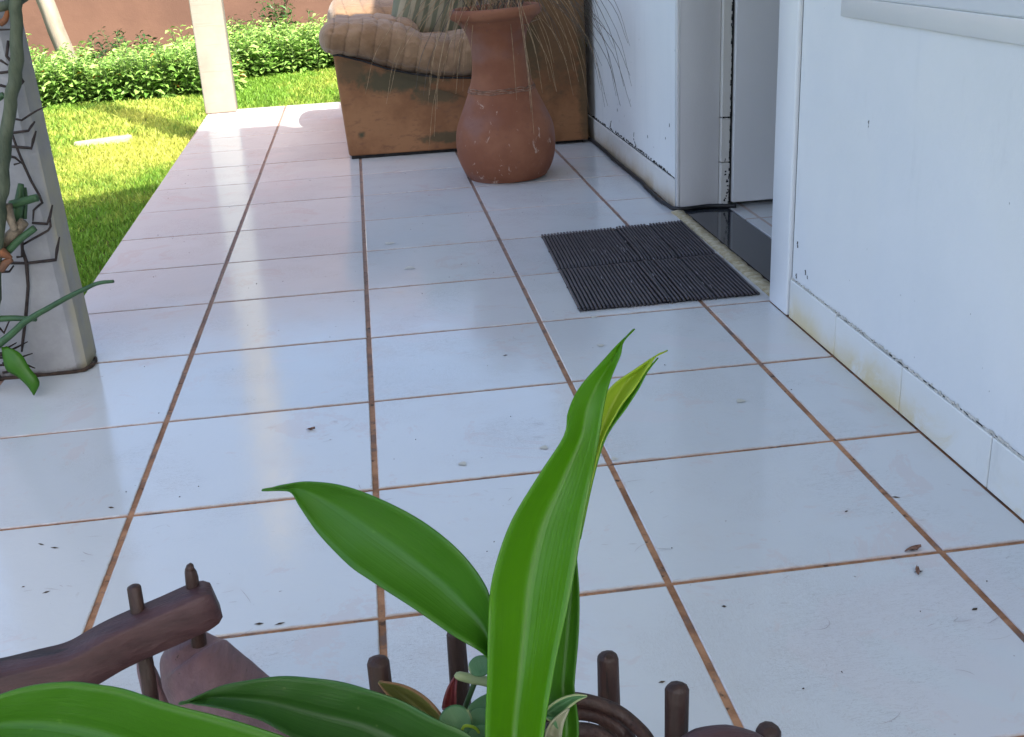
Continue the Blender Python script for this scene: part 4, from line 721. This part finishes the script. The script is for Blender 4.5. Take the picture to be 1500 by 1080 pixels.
ribbon('leaf',[q3(0),((0.4008,-0.6311,0.3173),(0.3986,-0.6322,0.3140),(0.3928,-0.6328,0.3109)),((0.3914,-0.6242,0.3321),(0.3856,-0.6193,0.3236),(0.3836,-0.6254,0.3267)),((0.3871,-0.6192,0.3436),(0.3835,-0.6122,0.3328),(0.3764,-0.6214,0.3349)),((0.3790,-0.6146,0.3529),(0.3738,-0.6073,0.3423),(0.3679,-0.6170,0.3436)),((0.3687,-0.6111,0.3586),(0.3650,-0.6067,0.3522),(0.3615,-0.6129,0.3521)),((0.3566,-0.6087,0.3612),(0.3562,-0.6088,0.3609),(0.3558,-0.6090,0.3602))],LO,su,30,8,.001,.4,label='olive leaf with brown pointed tip')
ribbon('leaf',[q3(.001),((0.3871,-0.6130,0.3319),(0.3923,-0.6104,0.3290),(0.3967,-0.6143,0.3314)),((0.3887,-0.6082,0.3389),(0.3932,-0.6055,0.3361),(0.3961,-0.6092,0.3385)),((0.3923,-0.6035,0.3465),(0.3949,-0.6013,0.3445),(0.3972,-0.6039,0.3470)),((0.3980,-0.5987,0.3521),(0.3983,-0.5987,0.3520),(0.3987,-0.5988,0.3520))],LR,su,20,6,.001,.3,label='dark red pointed leaf')
def pad(c,ru,rv,d,rot=0,mat=LS,stem=True,tilt=.006):
    # thick round succulent leaf: c is centre point, axes from camera-independent vectors
    c=Vector(c); e1=Vector((math.cos(rot),.25*math.sin(rot),math.sin(rot))).normalized(); nrm=Vector((-.1,-.75,.65)).normalized(); e1=(e1-nrm*e1.dot(nrm)).normalized(); e2=nrm.cross(e1)
    V=[c+nrm*d];F=[];UV=[(.5,.5)]; n=22
    for k,(s,h) in enumerate(((.45,.9),(.85,.45),(1,-.0),(.8,-.7))):
        for j in range(n): a=2*math.pi*j/n; V.append(c+e1*math.cos(a)*ru*s+e2*math.sin(a)*rv*s+nrm*d*h+nrm*tilt*s*s*.4); UV.append((.5+.5*s*math.cos(a)*(1 if k<3 else .5),.5+.5*s*math.sin(a)))
    for j in range(n): F.append((0,1+j,1+(j+1)%n))
    for k in range(3):
        for j in range(n): F.append((1+k*n+j,1+(k+1)*n+j,1+(k+1)*n+(j+1)%n,1+k*n+(j+1)%n))
    F.append(tuple(1+3*n+j for j in range(n))[::-1]); me=mesh('leaf',V,F); uvl=me.uv_layers.new(name='UVMap')
    for lp in me.loops: uvl.data[lp.index].uv=UV[lp.vertex_index]
    link('leaf',me,mat,su)
    if stem: tube('stem',[c-nrm*.002,(c+Vector(B2))/2+Vector((0,0,-.006)),B2],[.0016,.0018,.002],STEMK,su,6,10)
pad((0.3946,-0.6343,0.3486),.0088,.0088,.0015,.4); pad((0.4085,-0.6312,0.3466),.0075,.0055,.0012,-.3); pad((0.4109,-0.6131,0.3659),.0066,.0055,.0015,.2); pad((0.4119,-0.6205,0.3475),.011,.0042,.0012,.35); pad((0.4068,-0.6470,0.3473),.0085,.0065,.0013,.1); pad((0.4191,-0.6258,0.3362),.008,.006,.0013,.9)
tube('leaf',[(0.3971,-0.6127,0.3629),(0.3988,-0.6133,0.3618),(0.4053,-0.6131,0.3588),(0.4143,-0.6133,0.3554),(0.4212,-0.6157,0.3513)],[.0012,.0024,.0028,.0028,.0024],LS,su,10,16)
tube('stem',[(0.4212,-0.6157,0.3513),(0.4202,-0.6257,0.3368),B2],[.002,.002,.0022],STEMK,su,6,10)
tube('tendril',[(0.3961,-0.6453,0.3485),(0.3982,-0.6462,0.3550),(0.4033,-0.6472,0.3541),(0.4056,-0.6460,0.3494)],.0008,LY,su,6,16)
ribbon('leaf',[q3(.008),((0.4354,-0.6549,0.3492),(0.4383,-0.6547,0.3507),(0.4400,-0.6562,0.3473)),((0.4380,-0.6528,0.3608),(0.4409,-0.6497,0.3587),(0.4427,-0.6550,0.3566)),((0.4454,-0.6520,0.3678),(0.4475,-0.6489,0.3625),(0.4495,-0.6536,0.3621)),((0.4546,-0.6496,0.3683),(0.4555,-0.6485,0.3657),(0.4560,-0.6510,0.3650)),((0.4618,-0.6490,0.3664),(0.4617,-0.6491,0.3660),(0.4617,-0.6492,0.3657))],LS,su,24,6,.001,.4)
ribbon('leaf',[q3(.010),((0.4355,-0.6669,0.3463),(0.4400,-0.6635,0.3427),(0.4434,-0.6686,0.3443)),((0.4371,-0.6633,0.3558),(0.4411,-0.6595,0.3529),(0.4452,-0.6644,0.3554)),((0.4412,-0.6611,0.3626),(0.4436,-0.6587,0.3611),(0.4473,-0.6619,0.3623)),((0.4502,-0.6582,0.3672),(0.4506,-0.6582,0.3672),(0.4509,-0.6584,0.3669))],LP,su,20,6,.001,.3,label='pale greyish leaf')
